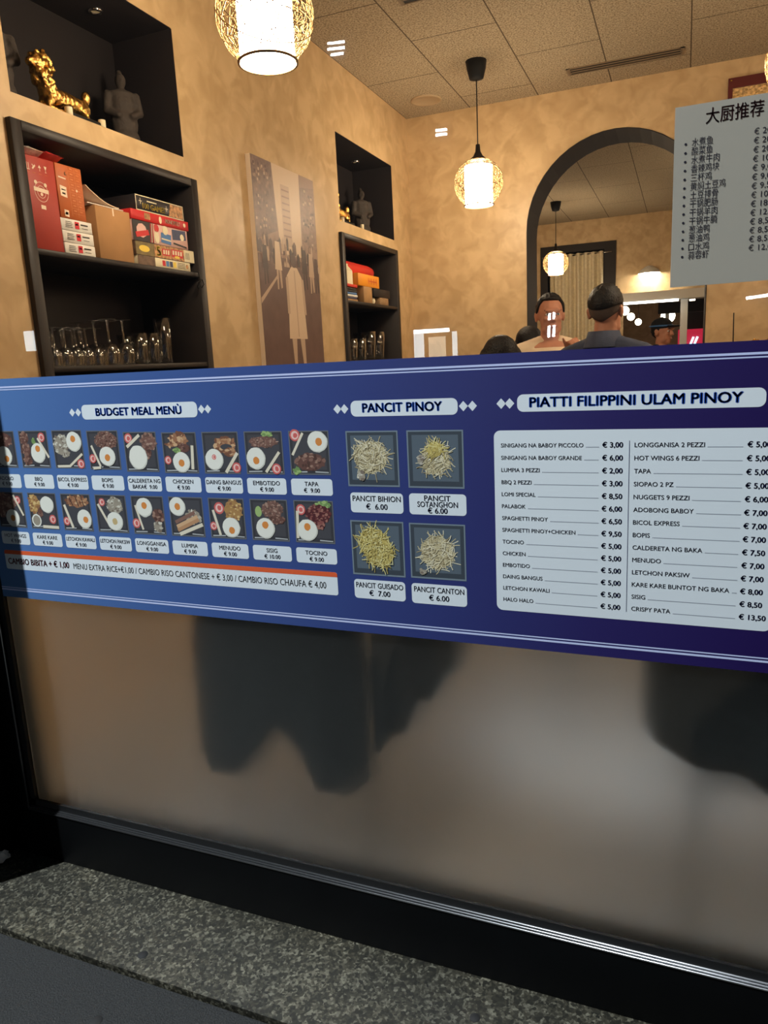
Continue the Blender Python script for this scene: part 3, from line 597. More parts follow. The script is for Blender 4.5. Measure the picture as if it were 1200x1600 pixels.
for o in list(COL.objects):
    if o.name.startswith('pendant_lamp') and o.get('label', '').startswith('pendant lamp over'): o['group'] = 'added pendants over the right hand tables'
# ================================================================ CABINETS SET IN THE LEFT WALL
def cabinet(label, y0, y1, z0, z1, shelves, fr=.047):
    t = thing('wall_cabinet', label, 'cabinet', (XL, (y0 + y1) / 2, z0)); xb = XL - .36; xf = XL + .022
    for name, a, b_ in (('side_panel', (xb, y0, z0), (xf, y0 + fr, z1)), ('side_panel', (xb, y1 - fr, z0), (xf, y1, z1)), ('top_panel', (xb, y0 + fr, z1 - .035), (xf, y1 - fr, z1)), ('bottom_panel', (xb, y0 + fr, z0), (xf, y1 - fr, z0 + .03)), ('back_panel', (xb, y0 + fr, z0 + .03), (xb + .012, y1 - fr, z1 - .035))):
        mb = MB(); mb.bbox(a, b_, M['cabinet'] if name != 'back_panel' else M['niche'], .002, 1); mb.build(name, t)
    for z in shelves: mb = MB(); mb.bbox((xb + .012, y0 + fr, z - .022), (xf - .004, y1 - fr, z), M['cabinet'], .002, 1); mb.build('shelf', t)
    return t
SA1, SA2 = E + .466, E + .044; SB1, SB2 = E + .438, E + .024
cabinet('large black cabinet with board games and glasses set in the left wall', .622, 1.690, .55, E + .893, (SA1, SA2, SA2 - .36))
cabinet('small black cabinet with boxes and beer glasses near the back corner', 3.31, 4.385, .55, E + .882, (SB1, SB2, SB2 - .36))
XF = XL - .004          # front line of the things on the shelves
def ypl(x): return lambda y, z: (x, y, z)
def carton(name, label, cat, y0, y1, z0, z1, m, depth=.24, x=XF, group=None, bev=.002):
    o = thing(name, label, cat, (x - depth / 2, (y0 + y1) / 2, z0), group)
    mb = MB(); mb.bbox((x - depth, y0, z0), (x, y1, z1), m, bev, 1); mb.build('carton', o); return o
M['cream_print'] = mat('cream_print', (238, 214, 190), rough=.6); M['black_print'] = mat('black_print', (40, 36, 34), rough=.6); M['red_print'] = mat('red_print', (206, 48, 58), rough=.6)
def pr(x): return lambda y, z: (x + .0012, y, z)
# tall red carton with packing marks and a round emblem
rb = carton('carton_box', 'tall red carton with white packing symbols at the left of the games shelf', 'box', .672, .822, SA1, E + .792, M['red_box'], .25)
mb = MB(); P = pr(XF); mm = M['cream_print']
def ln(mb, P, a, b_, w, m): 
    d = Vector((b_[0] - a[0], b_[1] - a[1])); nrm = Vector((-d.y, d.x)).normalized() * w / 2
    mb.poly([P(a[0] + nrm.x, a[1] + nrm.y), P(b_[0] + nrm.x, b_[1] + nrm.y), P(b_[0] - nrm.x, b_[1] - nrm.y), P(a[0] - nrm.x, a[1] - nrm.y)], m)
def disc(mb, P, c, r, m, n=18, r2=None): mb.poly([P(c[0] + r * math.cos(2 * math.pi * i / n), c[1] + (r2 or r) * math.sin(2 * math.pi * i / n)) for i in range(n)], m)
zs = E + .755
for y in (.692, .700): ln(mb, P, (y, zs - .012), (y, zs + .010), .002, mm)
ln(mb, P, (.688, zs - .013), (.704, zs - .013), .002, mm)
ln(mb, P, (.716, zs - .008), (.730, zs + .006), .006, mm); ln(mb, P, (.716, zs + .007), (.726, zs - .002), .003, mm)
mb.poly([P(.743, zs), P(.757, zs), P(.750, zs + .010)], mm); ln(mb, P, (.750, zs), (.750, zs - .011), .002, mm)
mb.poly([P(.771, zs + .010), P(.783, zs + .010), P(.780, zs), P(.774, zs)], mm); ln(mb, P, (.777, zs), (.777, zs - .011), .002, mm); ln(mb, P, (.773, zs - .011), (.781, zs - .011), .002, mm)
for y in (.696, .722, .750, .777): ln(mb, P, (y - .007, zs - .021), (y + .007, zs - .021), .0025, M['orange_box'])
mb.build('packing_symbols', rb)
mb = MB(); c = (.745, E + .672)
for i in range(20):
    a, b_ = 2 * math.pi * i / 20, 2 * math.pi * (i + 1) / 20
    for rr in (.031, .019): ln(mb, P, (c[0] + rr * math.cos(a), c[1] + rr * 1.1 * math.sin(a)), (c[0] + rr * math.cos(b_), c[1] + rr * 1.1 * math.sin(b_)), .0016, mm)
disc(mb, P, (c[0] - .022, c[1] + .031), .007, mm); disc(mb, P, (c[0] + .022, c[1] + .027), .007, mm); ln(mb, P, (c[0] - .034, c[1] + .008), (c[0] + .034, c[1] + .004), .014, mm); disc(mb, P, (c[0], c[1] - .008), .006, mm)
ln(mb, P, (c[0] - .010, c[1] - .052), (c[0] + .012, c[1] - .053), .014, mm)
mb.build('emblem', rb)
# crumpled packets on top
def pillow(mb, y0, y1, x0, x1, z, h, m, seed):
    rnd = random.Random(seed); n, k = 10, 6; vs = []; fs = []
    for s_ in (1, -1):
        for i in range(n + 1):
            for j in range(k + 1):
                u, v = i / n, j / k; e_ = (max(0, 16 * u * (1 - u) * v * (1 - v))) ** .22
                vs.append((x0 + (x1 - x0) * v, y0 + (y1 - y0) * u, z + h / 2 + s_ * h / 2 * e_ * rnd.uniform(.8, 1.05)))
    w = (n + 1) * (k + 1)
    for s_ in (0, 1):
        for i in range(n):
            for j in range(k):
                q = (s_ * w + i * (k + 1) + j, s_ * w + (i + 1) * (k + 1) + j, s_ * w + (i + 1) * (k + 1) + j + 1, s_ * w + i * (k + 1) + j + 1); fs.append(q if s_ == 0 else q[::-1])
    mb.add(vs, fs, m, True)
M['packet_white'] = mat('crumpled_white_film', (222, 206, 196), rough=.3, var=.35, scale=45); M['packet_red'] = mat('red_film', (190, 56, 54), rough=.22, var=.25, scale=30)
mb = MB(); pillow(mb, .674, .775, XF - .14, XF + .014, E + .7935, .034, M['packet_white'], 1); tag(mb.build('snack_packet', None, (XF - .07, .72, E + .795)), 'crumpled white printed packet lying on the tall red carton', 'packet')
mb = MB(); pillow(mb, .765, .865, XF - .12, XF + .014, E + .7935, .034, M['packet_red'], 2); tag(mb.build('snack_packet', None, (XF - .07, .80, E + .795)), 'shiny red packet lying on the tall red carton', 'packet')
# white cartons stacked three high
for k, nm in enumerate(('bottom', 'middle', 'topmost')):
    z0 = SA1 + .0442 * k + .0004; o = carton('paper_box', '%s white box with a small red square in the stack of three' % nm, 'box', .826 - .002 * k, .986 - .002 * k, z0, z0 + .0432, M['white_paper'], .22, group='white boxes stacked beside the red carton')
    mb = MB(); P = pr(XF); yy = .826 - .002 * k
    mb.poly([P(yy + .068, z0 + .010), P(yy + .090, z0 + .010), P(yy + .090, z0 + .036), P(yy + .068, z0 + .036)], M['red_print']); ln(mb, P, (yy + .072, z0 + .026), (yy + .086, z0 + .026), .006, M['white_paper'])
    for q in range(4): ln(mb, P, (yy + .018 + .001 * q, z0 + .012 + .0065 * q), (yy + .056 - .003 * (q % 2), z0 + .012 + .0065 * q), .0022, M['black_print'])
    ln(mb, P, (yy + .098, z0 + .028), (yy + .136, z0 + .028), .005, M['black_print']); ln(mb, P, (yy + .102, z0 + .015), (yy + .134, z0 + .015), .0018, M['black_print'])
    mb.build('print', o)
# orange printed carton standing on the white boxes
ob = carton('calendar_box', 'orange carton with ruled printing standing on the stack of white boxes', 'box', .826, .958, SA1 + .1335, E + .793, M['orange_box'], .20)
mb = MB(); P = pr(XF); z0 = SA1 + .1335; pl_ = M['cream_print']; po = mat('pale_orange_print', (214, 140, 92), rough=.6)
ln(mb, P, (.886, z0 + .01), (.886, z0 + .185), .0012, po); ln(mb, P, (.919, z0 + .01), (.919, z0 + .185), .0012, po)
for q in range(9):
    ln(mb, P, (.890, z0 + .022 + q * .019), (.952, z0 + .020 + q * .019), .0010, po); ln(mb, P, (.896, z0 + .032 + q * .019), (.910, z0 + .031 + q * .019), .0035, po); ln(mb, P, (.926, z0 + .032 + q * .019), (.940, z0 + .031 + q * .019), .003, po)
mb.poly([P(.838, z0 + .078), P(.870, z0 + .074), P(.870, z0 + .112), P(.838, z0 + .116)], pl_); ln(mb, P, (.844, z0 + .102), (.864, z0 + .100), .004, M['black_print']); ln(mb, P, (.846, z0 + .088), (.862, z0 + .087), .006, M['black_print'])
mb.poly([P(.846, z0 + .006), P(.868, z0 + .004), P(.868, z0 + .028), P(.846, z0 + .030)], pl_); ln(mb, P, (.850, z0 + .017), (.864, z0 + .016), .010, M['orange_box'])
text(mb, '6', .868, z0 + .155, .014, pl_, P, bold=.02); ln(mb, P, (.836, z0 + .145), (.872, z0 + .142), .005, pl_); disc(mb, P, (.922, z0 + .108), .005, pl_)
mb.build('print', ob)
# open cardboard box with loose magazines on top
cb = carton('cardboard_box', 'plain brown cardboard box between the white boxes and the board games', 'box', 1.012, 1.214, SA1, E + .674, M['cardboard'], .26)
mb = MB(); mb.box((XF - .26, 1.109, E + .6742), (XF + .0008, 1.117, E + .6752), M['cream_print']); mb.box((XF, 1.109, E + .645), (XF + .0008, 1.117, E + .6752), M['cream_print']); mb.build('tape', cb)
for q, (rise, ye, lab) in enumerate(((.0, 1.19, 'flat magazine lying on the cardboard box'), (.060, 1.165, 'curled magazine bent up at one end on the cardboard box'))):
    vs = []; n = 8; th = .003
    for i in range(n + 1):
        u = i / n; y = .985 + (ye - .985) * u; z = E + .678 + .005 * q + rise * (1 - u) ** 2
        vs += [(XF - .2, y, z), (XF - .01, y, z), (XF - .01, y, z + th), (XF - .2, y, z + th)]
    fs = []
    for i in range(n):
        for j in range(4): fs.append((i * 4 + j, i * 4 + (j + 1) % 4, (i + 1) * 4 + (j + 1) % 4, (i + 1) * 4 + j))
    fs += [(0, 3, 2, 1), (n * 4, n * 4 + 1, n * 4 + 2, n * 4 + 3)]
    mb = MB(); mb.add(vs, fs, M['white_paper'] if q != 1 else M['cream_print']); tag(mb.build('magazine', None, (XF - .1, 1.08, E + .68)), lab, 'magazine', 'magazines on the cardboard box')
# stack of board games
gx = XF + .004
M['game_black'] = mat('game_black', (42, 40, 44), rough=.4); M['game_red'] = mat('game_red', (200, 44, 46), rough=.4); M['game_navy'] = mat('game_navy', (52, 62, 96), rough=.4, var=.25, scale=35)
M['game_art'] = mat('game_art', (176, 128, 84), rough=.45, var=.6, scale=60, detail=2); M['game_olive'] = mat('game_olive', (120, 104, 66), rough=.5, var=.3, scale=40); M['game_cream'] = mat('game_cream', (228, 218, 186), rough=.45); M['game_yellow'] = mat('game_yellow', (236, 206, 80), rough=.45); M['game_pink'] = mat('game_pink', (226, 186, 178), rough=.45)
M['game_blue'] = mat('game_blue', (70, 118, 176), rough=.45); M['game_brown'] = mat('game_brown', (104, 82, 66), rough=.5, var=.4, scale=50)
def game(label, y0, y1, z0, z1, m): return carton('board_game', label, 'board game', y0, y1, z0, z1, m, .30, gx, 'board games stacked at the right of the shelf')
P = pr(gx); zb = SA1
g = game('white board game box at the bottom of the games stack', 1.232, 1.602, zb + .0005, zb + .042, M['game_cream'])
mb = MB(); mb.poly([P(1.232, zb + .002), P(1.345, zb + .002), P(1.345, zb + .041), P(1.232, zb + .041)], M['game_brown'])
for q, cc in enumerate(('red_print', 'game_blue', 'game_navy', 'game_yellow')): mb.poly([P(1.395 + .026 * q, zb + .010), P(1.416 + .026 * q, zb + .010), P(1.416 + .026 * q, zb + .034), P(1.395 + .026 * q, zb + .034)], M[cc]); 
for q in range(4): ln(mb, P, (1.505, zb + .012 + .007 * q), (1.560, zb + .012 + .007 * q), .002, M['black_print'])
disc(mb, P, (1.575, zb + .022), .010, M['game_art'], 10); mb.build('print', g)
g = game('yellow and red five word game box second from the bottom of the games stack', 1.225, 1.636, zb + .0425, zb + .100, M['game_brown'])
mb = MB(); mb.poly([P(1.348, zb + .044), P(1.56, zb + .044), P(1.56, zb + .098), P(1.348, zb + .098)], M['game_art']); mb.poly([P(1.225, zb + .044), P(1.346, zb + .044), P(1.346, zb + .098), P(1.225, zb + .098)], M['game_olive'])
mb.poly([P(1.56, zb + .044), P(1.636, zb + .044), P(1.636, zb + .098), P(1.56, zb + .098)], M['game_cream'])
P2 = pr(gx + .0006); disc(mb, P2, (1.28, zb + .071), .035, M['game_yellow'], 16, .014)
text(mb, '5', 1.362, zb + .052, .038, M['game_yellow'], P2, w=.028, bold=.05); mb.poly([P2(1.40, zb + .056), P2(1.455, zb + .056), P2(1.455, zb + .086), P2(1.40, zb + .086)], M['game_red']); mb.poly([P2(1.465, zb + .056), P2(1.55, zb + .056), P2(1.55, zb + .090), P2(1.465, zb + .090)], M['game_red'])
for q in range(4): ln(mb, P2, (1.572 + .008 * q, zb + .056), (1.572 + .008 * q, zb + .086), .003, M['black_print'])
P3 = pr(gx + .0012)
for q in range(3): mb.poly([P3(1.406 + .016 * q, zb + .062), P3(1.416 + .016 * q, zb + .062), P3(1.418 + .016 * q, zb + .081), P3(1.408 + .016 * q, zb + .081)], M['game_cream'])
for q in range(4): mb.poly([P3(1.472 + .019 * q, zb + .066), P3(1.484 + .019 * q, zb + .066), P3(1.486 + .019 * q, zb + .085), P3(1.474 + .019 * q, zb + .085)], M['game_cream'])
disc(mb, P3, (1.505, zb + .057), .02, M['game_yellow'], 14, .006)
mb.build('print', g)
g = game('deep board game box with red lid and illustrated sides in the games stack', 1.218, 1.600, zb + .1005, zb + .186, M['game_pink'])
mb = MB(); z0 = zb + .1005
mb.poly([P(1.218, z0), P(1.352, z0), P(1.352, z0 + .085), P(1.218, z0 + .085)], M['game_black']); disc(mb, P2, (1.275, z0 + .045), .034, M['game_pink'], 9, .030); ln(mb, P3, (1.235, z0 + .024), (1.32, z0 + .042), .022, M['game_red'])
for q in range(4): ln(mb, P2, (1.328 + .009 * q, z0 + .002), (1.338 + .007 * q, z0 + .083), .004, M['game_cream'] if q % 2 else M['game_red'])
mb.poly([P2(1.40, z0 + .012), P2(1.47, z0 + .006), P2(1.475, z0 + .05), P2(1.405, z0 + .055)], M['game_blue']); disc(mb, P3, (1.435, z0 + .066), .020, M['game_cream'], 12); ln(mb, P3, (1.405, z0 + .028), (1.472, z0 + .024), .006, M['game_cream'])
mb.poly([P2(1.485, z0 + .032), P2(1.585, z0 + .040), P2(1.585, z0 + .082), P2(1.485, z0 + .078)], M['game_navy']); disc(mb, P3, (1.555, z0 + .05), .015, M['game_cream'], 12); ln(mb, P2, (1.488, z0 + .018), (1.585, z0 + .008), .008, M['game_black']); disc(mb, P2, (1.375, z0 + .03), .016, M['game_cream'], 8, .028); disc(mb, P2, (1.375, z0 + .068), .018, M['game_red'], 8)
mb.build('print', g)
mb = MB(); mb.bbox((gx - .303, 1.214, zb + .1865), (gx + .004, 1.612, zb + .228), M['game_red'], .002, 1); g2 = mb.build('lid', g)
PL = pr(gx + .004); mb = MB(); text(mb, 'MONOPOLY', 1.44, zb + .199, .0175, M['game_cream'], PL, w=.105, bold=.03); disc(mb, PL, (1.405, zb + .206), .010, M['game_cream'], 10, .016); disc(mb, PL, (1.578, zb + .208), .009, M['game_cream'], 10); mb.poly([PL(1.298, zb + .196), PL(1.336, zb + .196), PL(1.336, zb + .222), PL(1.298, zb + .222)], M['game_art']); mb.build('print', g)
g = game('black board game box edged in white on top of the games stack', 1.255, 1.586, zb + .2285, zb + .293, M['game_black'])
mb = MB(); z0 = zb + .2285
for a, b_ in (((1.257, z0 + .002), (1.584, z0 + .002)), ((1.257, z0 + .062), (1.584, z0 + .062)), ((1.258, z0), (1.258, z0 + .064)), ((1.583, z0), (1.583, z0 + .064))): ln(mb, P, a, b_, .0035, M['game_cream'])
text(mb, '100 GAMES', 1.300, z0 + .012, .0225, M['game_yellow'], P, w=.150, bold=.03); ln(mb, P, (1.33, z0 + .045), (1.395, z0 + .045), .005, M['game_cream'])
for (u, v) in ((1.287, z0 + .040), (1.462, z0 + .034)): ln(mb, P, (u - .010, v), (u + .010, v), .003, M['game_cream']); ln(mb, P, (u, v - .012), (u, v + .012), .003, M['game_cream'])
mb.poly([P(1.475, z0 + .006), P(1.578, z0 + .006), P(1.578, z0 + .058), P(1.490, z0 + .058)], M['game_art']); mb.build('print', g)
mb = MB(); mb.tube([(XF, 1.60, SA1 + .003), (XF + .03, 1.625, SA1 + .002), (XF + .035, 1.632, SA1 - .04), (XF + .033, 1.61, SA1 - .075), (XF + .032, 1.60, SA1 - .05), (XF + .034, 1.645, SA1 - .03), (XF + .036, 1.655, SA1 - .055), (XF + .034, 1.635, SA1 - .07)], .003, M['black'], 6); tag(mb.build('cable', None, (XF, 1.62, SA1)), 'thin dark cable dangling from the right end of the games shelf', 'cable')
# ---- glasses
def stemmed(name, label, x, y, z, H, rb_, rbm, rf, group):
    """stemmed glass standing upside down on its rim"""
    t = thing(name, label, 'glass', (x, y, z), group)
    mb = MB(); hb = H * .50; mb.lathe((x, y, z), [(rb_, 0), (rbm, hb * .45), (rbm * .98, hb * .65), (rbm * .6, hb * .93), (.006, hb * 1.02)], M['tumbler'], 20); mb.build('bowl', t)
    mb = MB(); mb.lathe((x, y, z), [(.006, hb * 1.02), (.0042, hb * 1.2), (.0042, H * .94), (.008, H * .985)], M['tumbler'], 10); mb.build('stem', t)
    mb = MB(); mb.lathe((x, y, z), [(.008, H * .985), (rf, H * .992), (rf, H), (0, H * 1.0)], M['tumbler'], 20); mb.build('foot', t)
    return t
def straight(name, label, x, y, z, H, r0, r1, group):
    t = thing(name, label, 'glass', (x, y, z), group)
    mb = MB(); mb.lathe((x, y, z), [(0, .004), (r0 * .92, .004), (r0, .012), (r0 + (r1 - r0) * .5, H * .5), (r1, H), (r1 - .003, H), (r0 * .9, .02), (0, .02)], M['tumbler'], 20); mb.build('body', t)
    return t
GL = 'small stemmed glasses upside down on the lower shelf'
x1 = XL - .055
s0 = stemmed('stemmed_glass', 'small stemmed glass upside down in the left rows of the large cabinet', x1, .700, SA2, .150, .024, .027, .026, GL)
for q in range(1, 6): dup(s0, (x1, .700 + .056 * q, SA2))
for q in range(6): dup(s0, (x1 - .085, .715 + .056 * q, SA2))
for q in range(5): dup(s0, (x1 - .165, .735 + .06 * q, SA2))
w0 = stemmed('wine_glass', 'wine glass upside down in the middle of the lower shelf', x1, 1.058, SA2, .190, .036, .041, .036, 'wine glasses upside down on the lower shelf')
for dx, y in ((0, 1.148), (-.10, 1.085), (-.10, 1.172), (-.2, 1.10)): dup(w0, (x1 + dx, y, SA2))
t0 = straight('tall_glass', 'straight drinking glass standing upright at the right of the lower shelf', x1, 1.248, SA2, .135, .030, .037, 'upright glasses on the lower shelf')
for dx, y in ((0, 1.328), (-.09, 1.262), (-.09, 1.34)): dup(t0, (x1 + dx, y, SA2))
straight('vase_glass', 'tallest upright glass at the right end of the lower shelf', x1, 1.415, SA2, .205, .034, .039, None)
b0 = straight('beer_glass', 'tall beer glass on the lower shelf of the small cabinet', x1 - .03, 3.94, SB2, .215, .042, .058, 'beer glasses in the small cabinet')
for dx, y in ((0, 4.13), (-.12, 4.05)): dup(b0, (x1 - .03 + dx, y, SB2))
b1 = straight('short_glass', 'short glass on the lower shelf of the small cabinet', x1 - .03, 3.44, SB2, .155, .045, .055, 'short glasses in the small cabinet')
for dx, y in ((0, 3.59), (0, 3.75), (-.13, 3.5), (-.13, 3.68)): dup(b1, (x1 - .03 + dx, y, SB2))
# ---- things in the small cabinet
M['red_cloth'] = mat('red_wrap', (206, 52, 40), rough=.5); M['amber'] = mat('amber_carton', (238, 152, 40), rough=.5); M['wood_box'] = mat('light_wood', (166, 128, 84), rough=.6, var=.12, scale=20); M['wicker'] = mat('wicker', (150, 120, 86), rough=.8, var=.3, scale=90)
mb = MB(); yb = [3.50, 3.52, 4.08, 4.16, 4.185]; mb.tube([(XL - .15, y, E + .698) for y in yb], [.05, .052, .052, .045, .02], M['red_cloth'], 20); tag(mb.build('gift_tube', None, (XL - .15, 3.85, E + .646)), 'round ended red cylinder lying at the top of the small cabinet', 'tube')
bk = thing('magazine_pile', 'pile of blue and white magazines at the left of the small cabinet shelf', 'magazines', (XL - .1, 3.47, SB1))
for q in range(6):
    mb = MB(); mb.bbox((XL - .085, 3.37 + .004 * (q % 3), SB1 + .0155 * q + .0005), (XF, 3.585 - .012 * (q % 2), SB1 + .0155 * q + .0148), (M['wood_box'], M['game_navy'], M['white_paper'], M['game_blue'], M['black_print'], M['cabinet'])[q], .002, 1); mb.build('magazine', bk)
mb = MB(); mb.bbox((XL - .085, 3.368, E + .5355), (XF, 3.588, E + .556), M['red_cloth'], .003, 1); tag(mb.build('red_book', None, (XL - .05, 3.47, E + .535)), 'red book lying on the pile of magazines in the small cabinet', 'book')
kt = thing('milk_carton', 'cream gable topped carton on the red book in the small cabinet', 'carton', (XL - .045, 3.475, E + .5565))
mb = MB(); mb.box((XL - .08, 3.43, E + .5565), (XF - .006, 3.525, E + .650), M['game_cream']); mb.build('body', kt)
mb = MB(); mb.add([(XL - .08, 3.43, E + .650), (XL - .01, 3.43, E + .650), (XL - .01, 3.525, E + .650), (XL - .08, 3.525, E + .650), (XL - .045, 3.43, E + .688), (XL - .045, 3.525, E + .688)], [(0, 1, 4), (1, 2, 5, 4), (2, 3, 5), (3, 0, 4, 5)], M['game_cream']); mb.box((XL - .047, 3.43, E + .688), (XL - .043, 3.525, E + .700), M['game_cream']); mb.build('gable', kt)
wb = carton('wooden_box', 'upright light wooden box in the middle of the small cabinet shelf', 'box', 3.70, 3.858, SB1, E + .558, M['wood_box'], .075)
g = carton('tea_box', 'amber orange carton laid across the wooden box in the small cabinet', 'box', 3.61, 4.01, E + .5585, E + .645, M['amber'], .20)
mb = MB(); P = pr(XF)
for q in range(4): ln(mb, P, (3.80 + .05 * q, E + .578), (3.80 + .05 * q, E + .622), .010, M['borange'])
ln(mb, P, (3.79, E + .600), (3.96, E + .600), .008, M['borange']); mb.build('print', g)
carton('wicker_box', 'low wicker box at the right of the small cabinet shelf', 'basket', 4.015, 4.19, SB1, E + .495, M['wicker'], .09)
g = carton('black_box', 'black box resting on the wicker box in the small cabinet', 'box', 3.90, 4.23, E + .4955, E + .557, M['niche'], .09)
mb = MB(); mb.ell((XL - .045, 3.945, SB1 + .028), (.026, .028, .028), M['candle']); tag(mb.build('jar', None, (XL - .045, 3.945, SB1)), 'small round white jar between the wooden box and the wicker box', 'jar')
# ================================================================ NICHE FIGURES
def fuse(parts, m, voxel, name, parent=None, org=None, smooth=4):
    """overlapping ellipsoids and tapered limbs merged into one continuous skin"""
    acc = MB()
    def sph(c, r, rot=None):
        if rot is None: acc.ell(c, r, m, 14, 8)
        else:
            q = MB(); q.ell((0, 0, 0), r, m, 14, 8); R = Matrix.Rotation(rot[0], 3, rot[1]); acc.add([R @ Vector(p) + Vector(c) for p in q.v], q.f, m)
    for it in parts:
        if it[0] == 'e': sph(it[1], it[2] if isinstance(it[2], (tuple, list)) else (it[2],) * 3, it[3] if len(it) > 3 else None)
        elif it[0] == 'c':
            a, ra, b_, rb2 = Vector(it[1]), it[2], Vector(it[3]), it[4]; n = max(2, int((b_ - a).length / (min(ra, rb2) * .55)) + 1)
            for i in range(n + 1): t = i / n; r = ra + (rb2 - ra) * t; sph(a.lerp(b_, t), (r, r, r))
        elif it[0] == 'b': acc.box(it[1], it[2], m)
    me = bpy.data.meshes.new('tmp'); me.from_pydata([Vector(p) for p in acc.v], [], acc.f); me.update(); bm = bmesh.new(); bm.from_mesh(me); bmesh.ops.remove_doubles(bm, verts=bm.verts, dist=1e-5); bm.to_mesh(me); bm.free(); o = bpy.data.objects.new('tmp', me); COL.objects.link(o)
    r = o.modifiers.new('r', 'REMESH'); r.mode = 'VOXEL'; r.voxel_size = voxel; r.use_smooth_shade = True
    if smooth: s_ = o.modifiers.new('s', 'SMOOTH'); s_.iterations = smooth; s_.factor = .5
    dg = bpy.context.evaluated_depsgraph_get(); new = bpy.data.meshes.new_from_object(o.evaluated_get(dg)); bpy.data.objects.remove(o)
    new.materials.clear(); new.materials.append(m)
    if parent: ob = bpy.data.objects.new(name, new); ob.parent = parent
    else: ob = bpy.data.objects.new(name, new); ob.location = org or (0, 0, 0)
    new.name = name; COL.objects.link(ob); ORG[ob.name] = Vector((0, 0, 0)); return ob
def lion(label, loc, s):
    """golden guardian animal facing the street, rump towards the back of the room"""
    t = thing('golden_lion', label, 'figurine', loc); rnd = random.Random(3)
    P_ = [('c', (0, -.055, .055), .034, (0, .085, .048), .032), ('c', (0, -.06, .06), .036, (0, -.085, .125), .026), ('e', (0, -.092, .148), (.030, .032, .030)), ('e', (0, -.122, .140), (.018, .020, .016)),
          ('c', (.018, -.07, .04), .015, (.018, -.085, 0.012), .011), ('c', (-.018, -.07, .04), .015, (-.018, -.085, .012), .011), ('c', (.022, .07, .035), .018, (.022, .085, .012), .012), ('c', (-.022, .07, .035), .018, (-.022, .085, .012), .012),
          ('c', (0, .09, .06), .012, (0, .115, .085), .014), ('e', (0, .115, .095), (.016, .018, .022)), ('e', (.02, -.085, .178), .009), ('e', (-.02, -.085, .178), .009)]
    for k in range(46):     # curls of the mane
        a = rnd.uniform(0, 6.283); h = rnd.uniform(.07, .172); P_.append(('e', (.030 * math.cos(a), -.080 - .12 * (h - .1) + .034 * math.sin(a) + .006, h), rnd.uniform(.008, .012)))
    for k in range(18): P_.append(('e', (rnd.uniform(-.03, .03), rnd.uniform(-.04, .09), rnd.uniform(.03, .075)), .010))
    P_ = [(p[0],) + tuple((tuple(v * s for v in q) if isinstance(q, tuple) else q * s) for q in p[1:]) for p in P_]
    b_ = fuse(P_, M['gold'], .0045, 'body', t, smooth=1)
    mb = MB(); mb.bbox((loc[0] - .045 * s, loc[1] - .02 * s, loc[2] - .012), (loc[0] + .045 * s, loc[1] + .13 * s, loc[2] + .010 * s), M['black'], .003, 1); mb.bbox((loc[0] - .04 * s, loc[1] - .11 * s, loc[2] - .012), (loc[0] + .04 * s, loc[1] - .02 * s, loc[2] + .008 * s), M['gold'], .003, 1); mb.build('plinth', t)
    return t
lion('golden lion figurine in the large niche above the games cabinet', (XL - .075, .985, E + .985 + .012), 1.12)
lion('golden lion figurine at the left of the small niche near the back corner', (XL - .075, 3.50, E + .961 + .012), 1.15)
def warrior(label, loc, h, rot):
    t = thing('terracotta_warrior', label, 'statuette', loc); s = h / .35; t.rotation_euler = (0, 0, rot)
    P_ = [('c', (.022, 0, .008), .020, (.024, 0, .12), .026), ('c', (-.022, 0, .008), .020, (-.024, 0, .12), .026), ('e', (0, 0, .13), (.060, .046, .075)), ('e', (0, .002, .205), (.056, .040, .060)), ('e', (0, 0, .247), (.060, .030, .022)), ('c', (0, 0, .25), .016, (0, 0, .28), .015), ('e', (0, -.002, .303), (.024, .028, .031)), ('e', (0, .010, .338), (.013, .014, .014)), ('e', (0, -.030, .300), (.005, .007, .008)),
          ('c', (.060, 0, .243), .019, (.070, -.006, .175), .018), ('c', (.070, -.006, .175), .017, (.030, -.046, .150), .013), ('c', (-.060, 0, .243), .019, (-.070, -.006, .175), .018), ('c', (-.070, -.006, .175), .017, (-.030, -.046, .150), .013), ('e', (0, 0, .07), (.062, .050, .040)), ('b', (-.05, -.045, 0), (.05, .04, .008)), ('e', (.02, -.02, .012), (.014, .03, .010)), ('e', (-.02, -.02, .012), (.014, .03, .010))]
    P_ = [(p[0],) + tuple((tuple(v * s for v in q) if isinstance(q, tuple) else q * s) for q in p[1:]) for p in P_]
    fuse(P_, M['terracotta'], .0055, 'figure', t, smooth=2); return t
warrior('dark robed standing warrior statuette at the right of the large niche', (XL - .19, 1.475, E + .987), .355, .9)
warrior('dark standing warrior statuette at the far left edge of the large niche', (XL - .19, .79, E + .987), .36, 1.0)
warrior('dark standing warrior statuette in the small niche near the back corner', (XL - .20, 4.20, E + .963), .39, .9)
def tealight(label, y, z, h):
    t = thing('candle', label, 'candle', (XL - .03, y, z)); mb = MB(); mb.lathe((XL - .03, y, z), [(0, 0), (.014, 0), (.0145, h), (.010, h + .001), (0, h - .002)], M['candle'], 16); mb.build('wax', t)
    mb = MB(); mb.tube([(XL - .03, y, z + h - .003), (XL - .03, y, z + h + .007)], .001, M['black'], 5); mb.build('wick', t)
tealight('small ivory candle in front of the golden lion in the large niche', .962, E + .985, .036); tealight('small ivory candle by the warrior at the right of the large niche', 1.140, E + .985, .036)
tealight('small ivory candle in front of the golden lion in the small niche', 3.45, E + .961, .038); tealight('small ivory candle at the middle of the small niche edge', 3.79, E + .961, .040)
M['chrome'] = mat('chrome', (200, 200, 200), rough=.15, metal=1)
